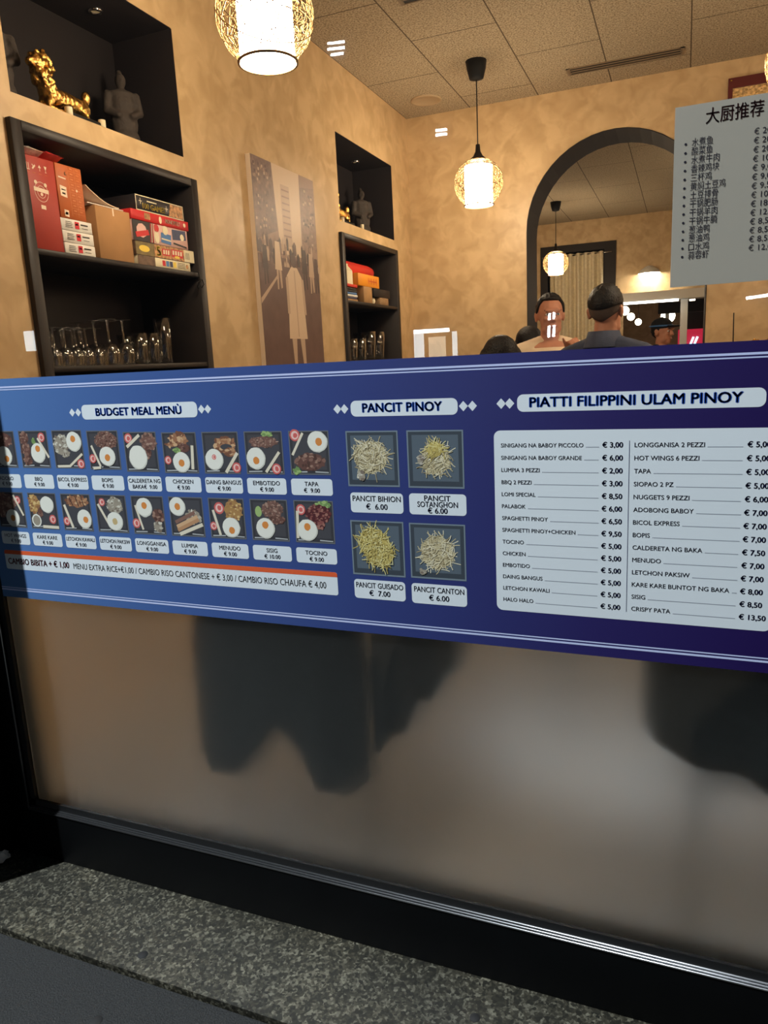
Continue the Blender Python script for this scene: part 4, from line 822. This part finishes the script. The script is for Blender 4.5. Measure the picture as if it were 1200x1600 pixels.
for lab, x, y, z in (('small chrome spotlight in the ceiling of the large niche', XL - .172, 1.345, E + 1.528), ('small chrome spotlight in the ceiling of the small niche', XL - .19, 4.10, E + 1.522)):
    t = thing('spotlight', lab, 'spotlight', (x, y, z)); mb = MB(); mb.lathe((x, y, z), [(.030, 0), (.030, -.006), (.024, -.010), (.020, -.003)], M['chrome'], 20); mb.build('ring', t); mb = MB(); mb.lathe((x, y, z), [(.020, -.003), (0, -.002)], M['candle'], 16); mb.build('lens', t)
# ================================================================ SEPIA CANVAS between the cabinets (plain stand-in street view)
cv = thing('canvas_print', 'tall sepia street photograph on canvas on the left wall between the cabinets', 'picture', (XL + .015, 2.55, E - .06))
y0, y1, z0, z1 = 2.178, 2.905, E - .075, E + 1.122; xs = XL + .030
M['canvas_edge'] = mat('canvas_edge', (226, 208, 186), rough=.8)
mb = MB(); mb.box((XL + .001, y0, z0), (xs, y1, z1), M['canvas_edge']); mb.build('canvas', cv)
pm('sepia', (112, 86, 80), (150, 122, 108), (84, 62, 60), (190, 164, 142), (214, 190, 164), (66, 50, 50))
S_ = M['sepia']; pk = [0]
def PP(u, v): return (xs + .0004 + .00001 * pk[0], y0 + (y1 - y0) * u, z1 - (z1 - z0) * v)
mb = MB()
def pg(pts, m): pk[0] += 1; mb.poly([PP(*p) for p in pts], m)
pg([(0, 0), (1, 0), (1, 1), (0, 1)], S_[0]); pg([(0, 0), (1, 0), (1, .42), (0, .42)], S_[1]); pg([(.3, 0), (.74, 0), (.72, .40), (.36, .40)], S_[4]); pg([(.42, .08), (.56, .08), (.56, .36), (.42, .36)], S_[3])
pg([(0, 0), (.3, 0), (.33, .30), (.0, .36)], mat('sepia_left', (116, 92, 86), rough=.45, var=.3, scale=40)); pg([(.74, .06), (1, .04), (1, .36), (.74, .36)], mat('sepia_right', (134, 108, 98), rough=.45, var=.3, scale=40))
rnd = random.Random(11)
for i in range(60): u, v = rnd.uniform(.02, .27), rnd.uniform(.02, .3); pg([(u, v), (u + .02, v), (u + .02, v + .012), (u, v + .012)], S_[rnd.choice((1, 2, 3))])
for i in range(40): u, v = rnd.uniform(.76, .96), rnd.uniform(.06, .33); pg([(u, v), (u + .03, v), (u + .03, v + .012), (u, v + .012)], S_[rnd.choice((1, 3, 2))])
for i in range(8): pg([(.43, .10 + i * .03), (.55, .10 + i * .03), (.55, .107 + i * .03), (.43, .107 + i * .03)], S_[1])
for i in range(70): u = rnd.uniform(0, 1); v = rnd.uniform(.33, .46); w = rnd.uniform(.02, .05); pg([(u - w / 2, v + .05), (u - w / 2, v), (u, v - .015), (u + w / 2, v), (u + w / 2, v + .05)], S_[rnd.choice((0, 1, 2, 3, 5))])
pg([(0, .46), (1, .46), (1, 1), (0, 1)], mat('sepia_road', (104, 80, 76), rough=.45, var=.12, scale=12)); pg([(0, .62), (.28, .50), (.29, .51), (.0, .645)], S_[3])
def walker(u, v, s, tone, leg):
    pg([(u - .035 * s, v - .10 * s), (u + .035 * s, v - .10 * s), (u + .055 * s, v + .03 * s), (u - .055 * s, v + .03 * s)], tone); pg([(u + .022 * s * math.cos(t), v - .118 * s + .016 * s * math.sin(t)) for t in [i * .6283 for i in range(10)]], S_[1])
    pg([(u - .035 * s, v + .03 * s), (u - .005 * s, v + .03 * s), (u - .015 * s, v + .12 * s), (u - .035 * s, v + .12 * s)], leg); pg([(u + .005 * s, v + .03 * s), (u + .04 * s, v + .03 * s), (u + .045 * s, v + .11 * s), (u + .022 * s, v + .115 * s)], leg)
for (u, v, s, a, b_) in ((.30, .45, 1.0, 4, 3), (.10, .46, .8, 5, 5), (.86, .46, .9, 3, 3), (.74, .45, .9, 5, 5), (.95, .47, .8, 2, 5)): walker(u, v, s, S_[a], S_[b_])
# a lone walker in a pale coat in the foreground, seen from behind
pg([(.42, .50), (.50, .455), (.60, .455), (.67, .50), (.69, .66), (.71, .80), (.40, .80), (.42, .64)], S_[4]); pg([(.55 + .052 * math.cos(t), .425 + .032 * math.sin(t)) for t in [i * .4488 for i in range(14)]], S_[2])
pg([(.54, .47), (.56, .47), (.57, .79), (.55, .79)], S_[3]); pg([(.44, .80), (.52, .80), (.50, .95), (.46, .95)], S_[3]); pg([(.58, .80), (.66, .80), (.66, .95), (.62, .95)], S_[3]); pg([(.44, .95), (.51, .95), (.52, .975), (.43, .975)], S_[4]); pg([(.60, .95), (.67, .95), (.68, .975), (.60, .975)], S_[4]); pg([(.40, .51), (.44, .50), (.44, .68), (.40, .68)], S_[3]); pg([(.66, .50), (.70, .51), (.72, .68), (.68, .68)], S_[3])
mb.build('photograph', cv)
# ================================================================ THINGS BY THE BACK WALL AND BEYOND THE ARCH
cbz = E - .055
sb = thing('sideboard', 'dark tall sideboard against the back wall right of the arch', 'cabinet', (1.0, D - .25, ZF))
for nm, a, b_ in (('body', (.26, D - .42, ZF), (1.9, D - .01, cbz - .03)), ('top_board', (.24, D - .44, cbz - .03), (1.92, D - .005, cbz))): mb = MB(); mb.bbox(a, b_, M['cabinet'], .004, 1); mb.build(nm, sb)
for k in range(3):
    d_ = MB(); d_.bbox((.28 + .54 * k, D - .438, ZF + .08), (.80 + .54 * k, D - .42, cbz - .05), M['cabinet'], .003, 1); dr = d_.build('door', sb); h_ = MB(); h_.tube([(.75 + .54 * k, D - .45, .8), (.75 + .54 * k, D - .45, .95)], .006, M['chrome'], 8); h_ = h_.build('handle', sb); h_.parent = dr
mb = MB()
for k in range(8): mb.ell((.455 + .018 * k - .01, D - .30 + .012 * math.sin(k * 2), cbz + .06 + .012 * math.sin(k * 1.3)), (.017, .017, .021), M['gold'], 10, 6); mb.ell((.462 + .017 * k - .01, D - .30, cbz + .03), (.018, .022, .030), M['gold'], 10, 6)
mb.box((.43, D - .33, cbz), (.60, D - .27, cbz + .02), M['gold']); tag(mb.build('gold_ornament', None, (.52, D - .3, cbz)), 'shiny gold beaded ornament peeping over the banner at the far right', 'ornament')
it = thing('incense_holder', 'thin dark upright stick left of the gold ornament', 'incense stick', (.325, D - .3, cbz)); mb = MB(); mb.tube([(.325, D - .3, cbz + .015), (.320, D - .3, cbz + .28)], .004, M['black'], 6); mb.build('stick', it); mb = MB(); mb.lathe((.325, D - .3, cbz), [(0, 0), (.025, 0), (.018, .015), (.006, .025), (0, .025)], M['black'], 14); mb.build('base', it)
M['red_frame'] = mat('dark_red_lacquer', (92, 36, 34), rough=.3); M['gold_print'] = mat('gilt_relief', (214, 176, 120), rough=.3, metal=.4, var=.5, scale=60, bump=.8, bscale=60)
fp = thing('plaque', 'dark red framed gilt plaque high on the back wall behind the menu sheet', 'picture', (.7, D - .03, E + 1.5))
mb = MB(); mb.box((.232, D - .035, E + 1.775), (1.2, D - .002, E + 1.842), M['red_frame']); mb.box((.232, D - .035, E + 1.2), (1.2, D - .002, E + 1.25), M['red_frame']); mb.box((.232, D - .035, E + 1.25), (.262, D - .002, E + 1.775), M['red_frame']); mb.box((1.17, D - .035, E + 1.25), (1.2, D - .002, E + 1.775), M['red_frame']); mb.build('frame', fp)
mb = MB(); mb.box((.262, D - .022, E + 1.25), (1.17, D - .004, E + 1.775), M['gold_print']); mb.build('panel', fp)
for x in (.25, .52, .8): mb = MB(); mb.ell((x, D - .036, E + 1.825), .007, M['gold'], 10, 6); mb.build('stud', fp)
# curtain in the dark doorway
M['curtain'] = mat('pale_curtain', (216, 202, 170), rough=.9, var=.12, scale=30, bump=.15, bscale=80)
ct = thing('curtain', 'pale patterned curtain on rings in the dark doorway seen through the arch', 'curtain', (-1.56, D2, ZF + .1))
vs = []; fs = []; n = 64; zt = [(ZF + .05), E + .6, E + 1.2, E + 1.49]
for z in zt:
    for i in range(n + 1): u = i / n; vs.append((-1.98 + .80 * u + .02 * (1 - (z / (E + 1.49))), D2 - .05 + .045 * math.sin(u * 2 * math.pi * 7) + .012 * math.sin(u * 31), z))
for j in range(len(zt) - 1):
    for i in range(n): fs.append((j * (n + 1) + i, j * (n + 1) + i + 1, (j + 1) * (n + 1) + i + 1, (j + 1) * (n + 1) + i))
mb = MB(); mb.add(vs, fs, M['curtain'], True); mb.build('cloth', ct)
mb = MB(); mb.tube([(-2.10, D2 - .05, E + 1.47), (-1.06, D2 - .05, E + 1.47)], .009, M['chrome'], 8); mb.build('rod', ct)
for k in range(8): mb = MB(); mb.lathe((-1.93 + .105 * k, D2 - .055, E + 1.465), [(.018, -.006), (.024, 0), (.018, .006)], M['black'], 12); mb.build('ring', ct)
# lamps and fittings deep in the back
def globe(label, x, y, z, r, em, cat='lamp', group=None):
    t = thing('globe_lamp', label, cat, (x, y, z), group); mb = MB(); mb.ell((x, y, z), r, em, 14, 8); mb.build('globe', t); mb = MB(); mb.tube([(x, y, z + r), (x, y, ZC)], .004, M['black'], 5); mb.build('cord', t); return t
M['far_glow'] = mat('far_lamp_glow', (255, 240, 215), emit=(1, .86, .62), estr=9)
M['shade_glow'] = mat('wall_lamp_glow', (255, 250, 240), emit=(1, .93, .78), estr=60)
wl = thing('sconce', 'bright fan shaped wall lamp seen through the arch right of the curtain', 'lamp', (-.515, D2 - .1, E + 1.13))
mb = MB(); mb.lathe((-.515, D2 - .12, E + 1.10), [(.16, 0), (.13, .05), (.05, .10), (0, .11)], M['beam'], 20); mb.build('shade', wl); mb = MB(); mb.ell((-.515, D2 - .12, E + 1.10), (.10, .10, .045), M['shade_glow'], 16, 8); mb.build('bulb', wl); mb = MB(); mb.box((-.55, D2 - .03, E + 1.08), (-.48, D2 - .001, E + 1.22), M['beam']); mb.build('bracket', wl)
for lab, px_, dx, y, z, r in (('squarish glowing lamp nearest the white beam in the far bar', 0, -.93, 11.6, E + .64, .075), ('second glowing lamp under the white beam in the far bar', 0, -.88, 12.4, E + .57, .065), ('lowest glowing lamp under the white beam in the far bar', 0, -.80, 13.2, E + .50, .06), ('wide white lamp above the head of the person with the dark cap', 0, -.28, 12.6, E + .55, .12), ('tiny white lamp right of the white post in the far bar', 0, .11, 13.5, E + .85, .05)):
    globe(lab, dx, y, z, r, M['far_glow'])
mb = MB(); mb.tube([(-.86, D2 - .24, E + .685), (-.10, D2 - .24, E + .685)], .018, lit('beam_strip', (1, .97, .9), 9), 8); tag(mb.build('strip_light', None, (-.5, D2 - .24, E + .685)), 'thin light strip under the white beam in the far room', 'light')
M['red_sign'] = mat('red_sign', (170, 24, 40), emit=(.8, .03, .08), estr=.5); M['cyan_sign'] = mat('cyan_sign', (120, 210, 240), emit=(.35, .85, 1), estr=4)
sg = thing('neon_sign', 'dark red lit panel with blue strokes at the right end of the far bar', 'sign', (.2, 14.2, E + .2)); mb = MB(); mb.box((-.12, 14.2, E - .2), (.55, 14.24, E + .34), M['red_sign']); mb.build('panel', sg)
for k in range(2): mb = MB(); mb.tube([(.10 + .07 * k, 14.17, E + .03), (.16 + .07 * k, 14.17, E + .19)], .018, M['cyan_sign'], 8); mb.build('stroke', sg)
mb = MB(); mb.box((-.02, 14.9, ZF), (.75, 15.0, E + 1.1), M['cabinet']); tag(mb.build('fridge', None, (.3, 14.95, ZF)), 'dark cabinet at the back of the far bar behind the red sign', 'cabinet')
# ================================================================ TABLES AND CHAIRS behind the frosted glass
def chair(label, loc, rz):
    t = thing('dining_chair', label, 'chair', loc, 'black chairs behind the frosted glass'); t.rotation_euler = (0, 0, rz); o = Vector(loc)
    def B(mb, nm): mb.v = [tuple(Vector(p) + o) for p in mb.v]; mb.build(nm, t)
    mb = MB(); mb.bbox((-.23, -.22, .40), (.23, .24, .50), M['black_fabric'], .03, 3); B(mb, 'seat')
    mb = MB(); mb.bbox((-.22, .19, .48), (.22, .27, .95), M['black_fabric'], .03, 3); B(mb, 'backrest')
    for sx in (-1, 1):
        for sy in (-1, 1): mb = MB(); mb.tube([(sx * .19, sy * .19, .41), (sx * .22, sy * .22, 0)], [.016, .011], M['black'], 8); B(mb, 'leg')
    return t
c0 = chair('black chair under the long dark coat behind the left half of the frosted panel', (-1.0, .47, ZF), math.pi)
dup(c0, (.27, .48, ZF), 'black chair under the dark coat at the right end of the frosted panel', math.pi)
dup(c0, (.80, .48, ZF), 'black chair beyond the right edge of the view behind the frosted panel', math.pi)
def coat(label, x, y, hem, w, seed):
    """soft dark coat hung over the chair back, its hem falling in lobes"""
    rnd = random.Random(seed); n = 26; rows = 9; vs = []; fs = []
    for side in (0, 1):
        for j in range(rows + 1):
            for i in range(n + 1):
                u = i / n; xx = x - w / 2 + w * u; k = 0
                zb = hem[0] + (hem[-1] - hem[0]) * u; f = u * (len(hem) - 1); q = min(int(f), len(hem) - 2); t = f - q; t = t * t * (3 - 2 * t); zb = hem[q] * (1 - t) + hem[q + 1] * t
                zt = 1.02 - .10 * (2 * abs(u - .5)) ** 3; v = j / rows; z = zt + (zb - zt) * v
                th = (.055 if 0 < i < n else .0) * min(1, (.2 + v * 2)); fold = .012 * math.sin(u * 21 + v * 2)
                vs.append((xx, y + (-th if side == 0 else th) + fold, z))
    w_ = (rows + 1) * (n + 1)
    for side in (0, 1):
        for j in range(rows):
            for i in range(n):
                a_ = side * w_ + j * (n + 1) + i; qd = (a_, a_ + 1, a_ + n + 2, a_ + n + 1); fs.append(qd if side else qd[::-1])
    for i in range(n): fs.append((i, i + 1, w_ + i + 1, w_ + i)); a_ = rows * (n + 1) + i; fs.append((a_, w_ + a_, w_ + a_ + 1, a_ + 1))
    mb = MB(); mb.add(vs, fs, M['black_fabric'], True); tag(mb.build('coat', None, (x, y, min(hem))), label, 'coat')
coat('long dark coat by the glass, two lobed blur left of the frosted panel middle', -.96, .105, [.44, .38, .37, .45, .53, .47, .38, .37, .42], .52, 1)
coat('shorter dark coat hung by the glass right of the long two lobed coat', -.575, .115, [.50, .56, .66, .74], .22, 2)
coat('dark coat hung by the glass at the right end of the frosted panel', .28, .11, [.64, .58, .52, .55, .56], .68, 3)
M['table_top'] = mat('dark_table_top', (60, 46, 36), rough=.35)
def table(label, x, y, w, d):
    t = thing('dining_table', label, 'table', (x, y, ZF), 'tables behind the frosted glass'); o = Vector((x, y, ZF))
    mb = MB(); mb.bbox((x - w / 2, y - d / 2, ZF + .71), (x + w / 2, y + d / 2, ZF + .745), M['table_top'], .005, 2); mb.build('table_top', t)
    for sx in (-1, 1):
        for sy in (-1, 1): a, b_ = x + sx * (w / 2 - .06), y + sy * (d / 2 - .06); mb = MB(); mb.box((a - .025, b_ - .025, ZF), (a + .025, b_ + .025, ZF + .71), M['black']); mb.build('leg', t)
table('dark dining table behind the two chairs at the left of the frosted panel', -.85, 1.25, 1.1, .7); table('dark dining table behind the chairs at the right of the frosted panel', .55, 1.15, 1.1, .7)
# ================================================================ SMALL THINGS ON THE PAVEMENT
M['gum'] = mat('trodden_gum', (30, 30, 30), rough=.8)
for lab, x, y, z, r in (('dark round gum spot near the middle of the stone step', -1.233, -.224, 0, .013), ('dark round gum spot on the asphalt at the lower left', -1.215, -.407, -.012, .014), ('dark round gum spot at the bottom edge of the stone step', -.389, -.122, 0, .012)):
    mb = MB(); mb.lathe((x, y, z), [(r, 0), (r * .9, .0012), (0, .0016)], M['gum'], 16); tag(mb.build('gum_spot', None, (x, y, z)), lab, 'gum')
rnd = random.Random(4); bm = bmesh.new(); bmesh.ops.create_icosphere(bm, subdivisions=2, radius=1); mb = MB()
mb.add([(-1.893 + v.co.x * .022 * rnd.uniform(.5, 1.1), -.075 + v.co.y * .03 * rnd.uniform(.5, 1.1), .022 + v.co.z * .022 * rnd.uniform(.6, 1.0)) for v in bm.verts], [[v.index for v in f.verts] for f in bm.faces], M['white_paper']); bm.free()
tag(mb.build('crumpled_paper', None, (-1.893, -.075, 0)), 'scrap of crumpled white paper by the foot of the pillar at the left edge', 'litter')
# ================================================================ PEOPLE (local frame: facing -Y, feet at z = 0, 1.75 m tall)
def person(label, loc, rz, height, shirt, hair, arm_l=None, arm_r=None, collar=False, female=False, turn=0.0, pointing=None, stubble=False):
    t = thing('person', label, 'person', loc); t.rotation_euler = (0, 0, rz); k = height / 1.75
    hd = Matrix.Rotation(turn, 3, 'Z')
    def H(p, c=Vector((0, 0, 1.60))): return tuple(c + hd @ (Vector(p) - c))
    sw = .165 if female else .195
    P_ = [('e', (0, .01, 1.00), (.165, .115, .13)), ('e', (0, .01, 1.16), (.145, .105, .16)), ('e', (0, .005, 1.33), (.165, .110, .15)), ('e', (0, .012, 1.43), (.15, .085, .07)),
          ('c', (0, .022, 1.42), .062, (0, .008, 1.56), .055), ('c', (.05, .02, 1.46), .05, (sw - .02, .015, 1.415), .055), ('c', (-.05, .02, 1.46), .05, (-sw + .02, .015, 1.415), .055)]
    for s in (-1, 1):
        P_ += [('c', (s * .085, .01, .95), .088, (s * .095, 0, .50), .058), ('c', (s * .095, .01, .48), .056, (s * .10, .03, .10), .036), ('c', (s * .10, .03, .07), .036, (s * .115, -.12, .035), .030), ('c', (s * .095, .02, .40), .058, (s * .098, .03, .28), .05)]
    # head
    P_ += [('e', H((0, .012, 1.655)), (.074, .092, .088)), ('e', H((0, -.020, 1.595)), (.061, .066, .078)), ('e', H((0, -.052, 1.540)), (.034, .030, .026)), ('e', H((.034, -.025, 1.560)), (.026, .04, .034)), ('e', H((-.034, -.025, 1.560)), (.026, .04, .034)),
           ('e', H((0, -.082, 1.655)), (.050, .014, .016)), ('c', H((0, -.086, 1.640)), .009, H((0, -.104, 1.603)), .0125), ('e', H((.012, -.092, 1.600)), (.009, .010, .008)), ('e', H((-.012, -.092, 1.600)), (.009, .010, .008)), ('e', H((.036, -.066, 1.612)), (.020, .018, .017)), ('e', H((-.036, -.066, 1.612)), (.020, .018, .017)),
           ('e', H((0, -.082, 1.568)), (.022, .010, .0065)), ('e', H((0, -.080, 1.558)), (.020, .010, .007))]
    for s in (-1, 1): P_ += [('e', H((s * .078, .018, 1.625)), (.010, .019, .031), ), ('e', H((s * .082, .026, 1.635)), (.008, .016, .020))]
    def arm(s, elbow, wrist, fing=None):
        sh = (s * sw, .015, 1.41); E_, W_ = Vector(elbow), Vector(wrist)
        P_.extend([('c', sh, .052, elbow, .040), ('c', elbow, .039, wrist, .026)])
        d = (W_ - E_).normalized(); up = Vector((0, -1, 0)) if abs(d.z) > .5 else Vector((0, 0, 1)); n_ = d.cross(up).normalized(); up = n_.cross(d).normalized()
        P_.extend([('c', tuple(W_), .027, tuple(W_ + d * .05), .022), ('c', tuple(W_ + d * .03 + n_ * .018), .020, tuple(W_ + d * .085 + n_ * .026), .014), ('c', tuple(W_ + d * .03 - n_ * .018), .020, tuple(W_ + d * .085 - n_ * .026), .014), ('c', tuple(W_ + d * .05), .020, tuple(W_ + d * .088), .014)])
        for q, (o, ln) in enumerate(((-.030, .068), (-.010, .080), (.011, .075), (.031, .058))):
            b0 = W_ + d * .085 + n_ * o; curl = .25 if fing is None or q == 0 else 1.25
            m1 = b0 + (d * math.cos(curl * .5) + up * math.sin(curl * .5)) * ln * .45; m2 = m1 + (d * math.cos(curl * 1.1) + up * math.sin(curl * 1.1)) * ln * .32; m3 = m2 + (d * math.cos(curl * 1.6) + up * math.sin(curl * 1.6)) * ln * .25
            P_.extend([('c', tuple(b0), .0098, tuple(m1), .009), ('c', tuple(m1), .009, tuple(m2), .0082), ('c', tuple(m2), .0082, tuple(m3), .0070)])
        th = W_ + d * .028 - n_ * .034; t1 = th + (d * .7 - n_ * .55 + up * .3).normalized() * .036; t2 = t1 + (d * .9 + up * .3).normalized() * .030
        P_.extend([('c', tuple(W_ + d * .015 - n_ * .012), .017, tuple(th), .0135), ('c', tuple(th), .0125, tuple(t1), .0105), ('c', tuple(t1), .0105, tuple(t2), .0085)])
    AL = arm_l or ((.245, .03, 1.12), (.235, -.06, .88)); AR_ = arm_r or ((-.245, .03, 1.12), (-.235, -.06, .88))
    arm(1, *AL, fing=pointing); arm(-1, *AR_)
    S = lambda L_: [(p[0],) + tuple((tuple(v * k for v in q) if isinstance(q, tuple) else q * k) for q in p[1:]) for p in L_]
    fuse(S(P_), M['skin'], .0065, 'body', t, smooth=3)
    # clothes a little larger than the body
    C_ = [('e', (0, .01, 1.02), (.178, .128, .13)), ('e', (0, .01, 1.16), (.162, .122, .17)), ('e', (0, .005, 1.33), (.180, .124, .14)), ('e', (0, .014, 1.415), (.165, .098, .07)), ('c', (.048, .022, 1.462), .060, (sw - .01, .015, 1.415), .064), ('c', (-.048, .022, 1.462), .060, (-sw + .01, .015, 1.415), .064), ('c', (0, .016, 1.05), .14, (0, .01, .93), .15)]
    for s, A in ((1, AL), (-1, AR_)):
        sh = Vector((s * sw, .015, 1.41)); e_ = Vector(A[0]); w_ = Vector(A[1])
        if collar: C_ += [('c', tuple(sh), .063, tuple(e_), .050), ('c', tuple(e_), .050, tuple(e_.lerp(w_, .93)), .037)]
        else: C_ += [('c', tuple(sh), .063, tuple(sh.lerp(e_, .72)), .056)]
    sname = 'shirt'; fuse(S(C_), shirt, .0085, sname, t, smooth=3)
    if collar:
        mb = MB(); n = 28; ring = []
        for i in range(n + 1):
            a = -math.pi / 2 + .42 + (2 * math.pi - .84) * i / n; c, s_ = math.cos(a), math.sin(a)
            ring += [(.074 * c * k, (.028 + .074 * s_) * k, 1.455 * k), (.067 * c * k, (.024 + .066 * s_) * k, 1.535 * k), (.074 * c * k, (.026 + .074 * s_) * k, 1.538 * k), (.098 * c * k, (.03 + .092 * s_) * k, 1.462 * k)]
        mb.add(ring, [(i * 4 + j, i * 4 + j + 1, i * 4 + j + 5, i * 4 + j + 4) for i in range(n) for j in range(3)], shirt, True)
        mb.v = [tuple(Vector(p) + Vector(loc)) for p in mb.v]; mb.build('collar', t)
        mb = MB(); mb.tube([(x * k, .115 * k + .020 * k * (1 - (x / .16) ** 2), (1.375 - .02 * abs(x) / .16) * k) for x in [-.15 + .025 * q for q in range(13)]], .003, M['dark_cloth'], 5); mb.v = [tuple(Vector(p) + Vector(loc)) for p in mb.v]; mb.build('yoke_seam', t)
    T_ = [('e', (0, .01, .98), (.174, .124, .11))]
    for s in (-1, 1): T_ += [('c', (s * .085, .01, .95), .098, (s * .095, 0, .50), .072), ('c', (s * .095, .01, .50), .072, (s * .10, .03, .09), .055)]
    fuse(S(T_), M['trousers'], .012, 'trousers', t, smooth=2)
    for s in (-1, 1): fuse(S([('c', (s * .10, .045, .045), .045, (s * .115, -.13, .032), .036), ('b', (s * .105 - .045, -.165, 0), (s * .105 + .045, .085, .02))]), M['shoe'], .009, 'shoe', t, smooth=2)
    # hair
    def crown(name, m, front, side, back, grow, lump=.004, seed=1):
        """hair following the skull down to a hairline that varies round the head"""
        rnd = random.Random(seed); n, r_ = 40, 14; vs = []; fs = []; c0 = Vector((0, .012, 1.655))
        for sh in (1, 0):
            for j in range(r_ + 1):
                for i in range(n):
                    a_ = 2 * math.pi * i / n; ca, sa = math.cos(a_), math.sin(a_)        # sa < 0 is the front
                    u = min(1, max(0, -sa) / .6); line = side + ((front - side) * u * u * (3 - 2 * u) if sa < 0 else (back - side) * max(0, sa) ** 1.5)
                    tmax = math.acos(max(-1, min(1, (line - 1.655) / .090))); t_ = tmax * j / r_
                    g = (grow * (1 - .55 * (j / r_) ** 3) + rnd.uniform(-lump, lump) * (j not in (0, r_))) if sh else -.004
                    p = Vector(((.076 + g) * math.sin(t_) * ca, (.094 + g) * math.sin(t_) * sa, (.090 + g * 1.25) * math.cos(t_)))
                    vs.append(tuple(Vector(H(c0 + p)) * k + Vector(loc)))
        w_ = (r_ + 1) * n
        for sh in (0, 1):
            for j in range(r_):
                for i in range(n): q = (sh * w_ + j * n + i, sh * w_ + j * n + (i + 1) % n, sh * w_ + (j + 1) * n + (i + 1) % n, sh * w_ + (j + 1) * n + i); fs.append(q[::-1] if sh else q)
        for i in range(n): fs.append((r_ * n + i, r_ * n + (i + 1) % n, w_ + r_ * n + (i + 1) % n, w_ + r_ * n + i))
        mb = MB(); mb.add(vs, fs, m, True); mb.build(name, t)
    if hair == 'short': crown('hair', M['hair'], 1.715, 1.640, 1.590, .012, .0035)
    elif hair == 'undercut': crown('shaved_hair', M['hair_short'], 1.70, 1.632, 1.582, .0035, .0008); crown('hair', M['hair'], 1.715, 1.660, 1.636, .013, .003)
    elif hair == 'long':
        Hh = [('e', H((0, .02, 1.662)), (.098, .108, .100)), ('e', H((0, .045, 1.58)), (.128, .085, .14)), ('e', H((0, .07, 1.45)), (.135, .065, .14)), ('e', H((.095, .02, 1.57)), (.034, .05, .12)), ('e', H((-.095, .02, 1.57)), (.034, .05, .12))]
        fuse(S(Hh), M['hair'], .009, 'hair', t, smooth=4)
    elif hair == 'cap':
        crown('hair', M['hair'], 1.70, 1.632, 1.575, .007)
        fuse(S([('e', H((0, .012, 1.695)), (.090, .106, .068)), ('e', H((0, -.10, 1.678)), (.07, .07, .010)), ('e', H((0, .01, 1.762)), .01)]), M['dark_cloth'], .008, 'cap', t, smooth=1)
        mb = MB(); mb.tube([tuple(Vector(H((.0925 * math.cos(a), .012 + .1085 * math.sin(a), 1.685))) * k) for a in [i * 2 * math.pi / 30 for i in range(31)]], .008 * k, M['game_blue'], 6, False); mb.v = [tuple(Vector(p) + Vector(loc)) for p in mb.v]; mb.build('reflection_band', t)  # coloured band round the cap stands in for a light reflection
    # face
    for s in (-1, 1):
        mb = MB(); c = Vector(H((s * .030, -.073, 1.634))) * k + Vector(loc); mb.ell(c, (.012 * k, .0105 * k, .0075 * k), M['white_paper'], 12, 8); ey = mb.build('eye', t)
        mb = MB(); c = Vector(H((s * .030, -.0815, 1.634))) * k + Vector(loc); mb.ell(c, (.0055 * k, .003 * k, .0058 * k), M['eye'], 10, 6); mb.build('iris', t).parent = ey
        mb = MB(); mb.tube([tuple(Vector(H((s * (.014 + .034 * u), -.089 + .014 * u, 1.652 + .006 * math.sin(u * 2.4)))) * k + Vector(loc)) for u in (0, .33, .66, 1)], [.0035 * k, .005 * k, .0045 * k, .0025 * k], M['hair'], 6); mb.build('eyebrow', t)
    mb = MB(); mb.tube([tuple(Vector(H((u * .024, -.0895 + .010 * u * u, 1.5635 + .004 * u * u))) * k + Vector(loc)) for u in (-1, -.5, 0, .5, 1)], [.002 * k, .0048 * k, .0055 * k, .0048 * k, .002 * k], M['lip'], 6); mb.build('mouth', t)
    return t
person('man in a dark blue collared shirt with his back to the window', (-.345, 2.25, ZF), math.pi - .35, 1.70, M['denim'], 'undercut', collar=True, turn=.1)
person('man in a cream round neck shirt facing the window and raising one finger', (-.722, 2.95, ZF), .30, 1.735, M['cream_shirt'], 'short', arm_l=((.25, -.06, 1.16), (.105, -.25, 1.405)), pointing=True, turn=.05)
person('short person with long black hair seen from behind at the left of the group', (-.79, 1.95, ZF), math.pi + .5, 1.49, M['dark_cloth'], 'long', female=True)
person('dark haired person half hidden behind the man in cream', (-.985, 3.75, ZF), math.pi - .6, 1.59, M['dark_cloth'], 'long', female=True)
person('person in a dark cap with a reflection shown as a light band beyond the arch', (-.185, 5.75, ZF), .8, 1.66, M['dark_cloth'], 'cap', turn=.3)
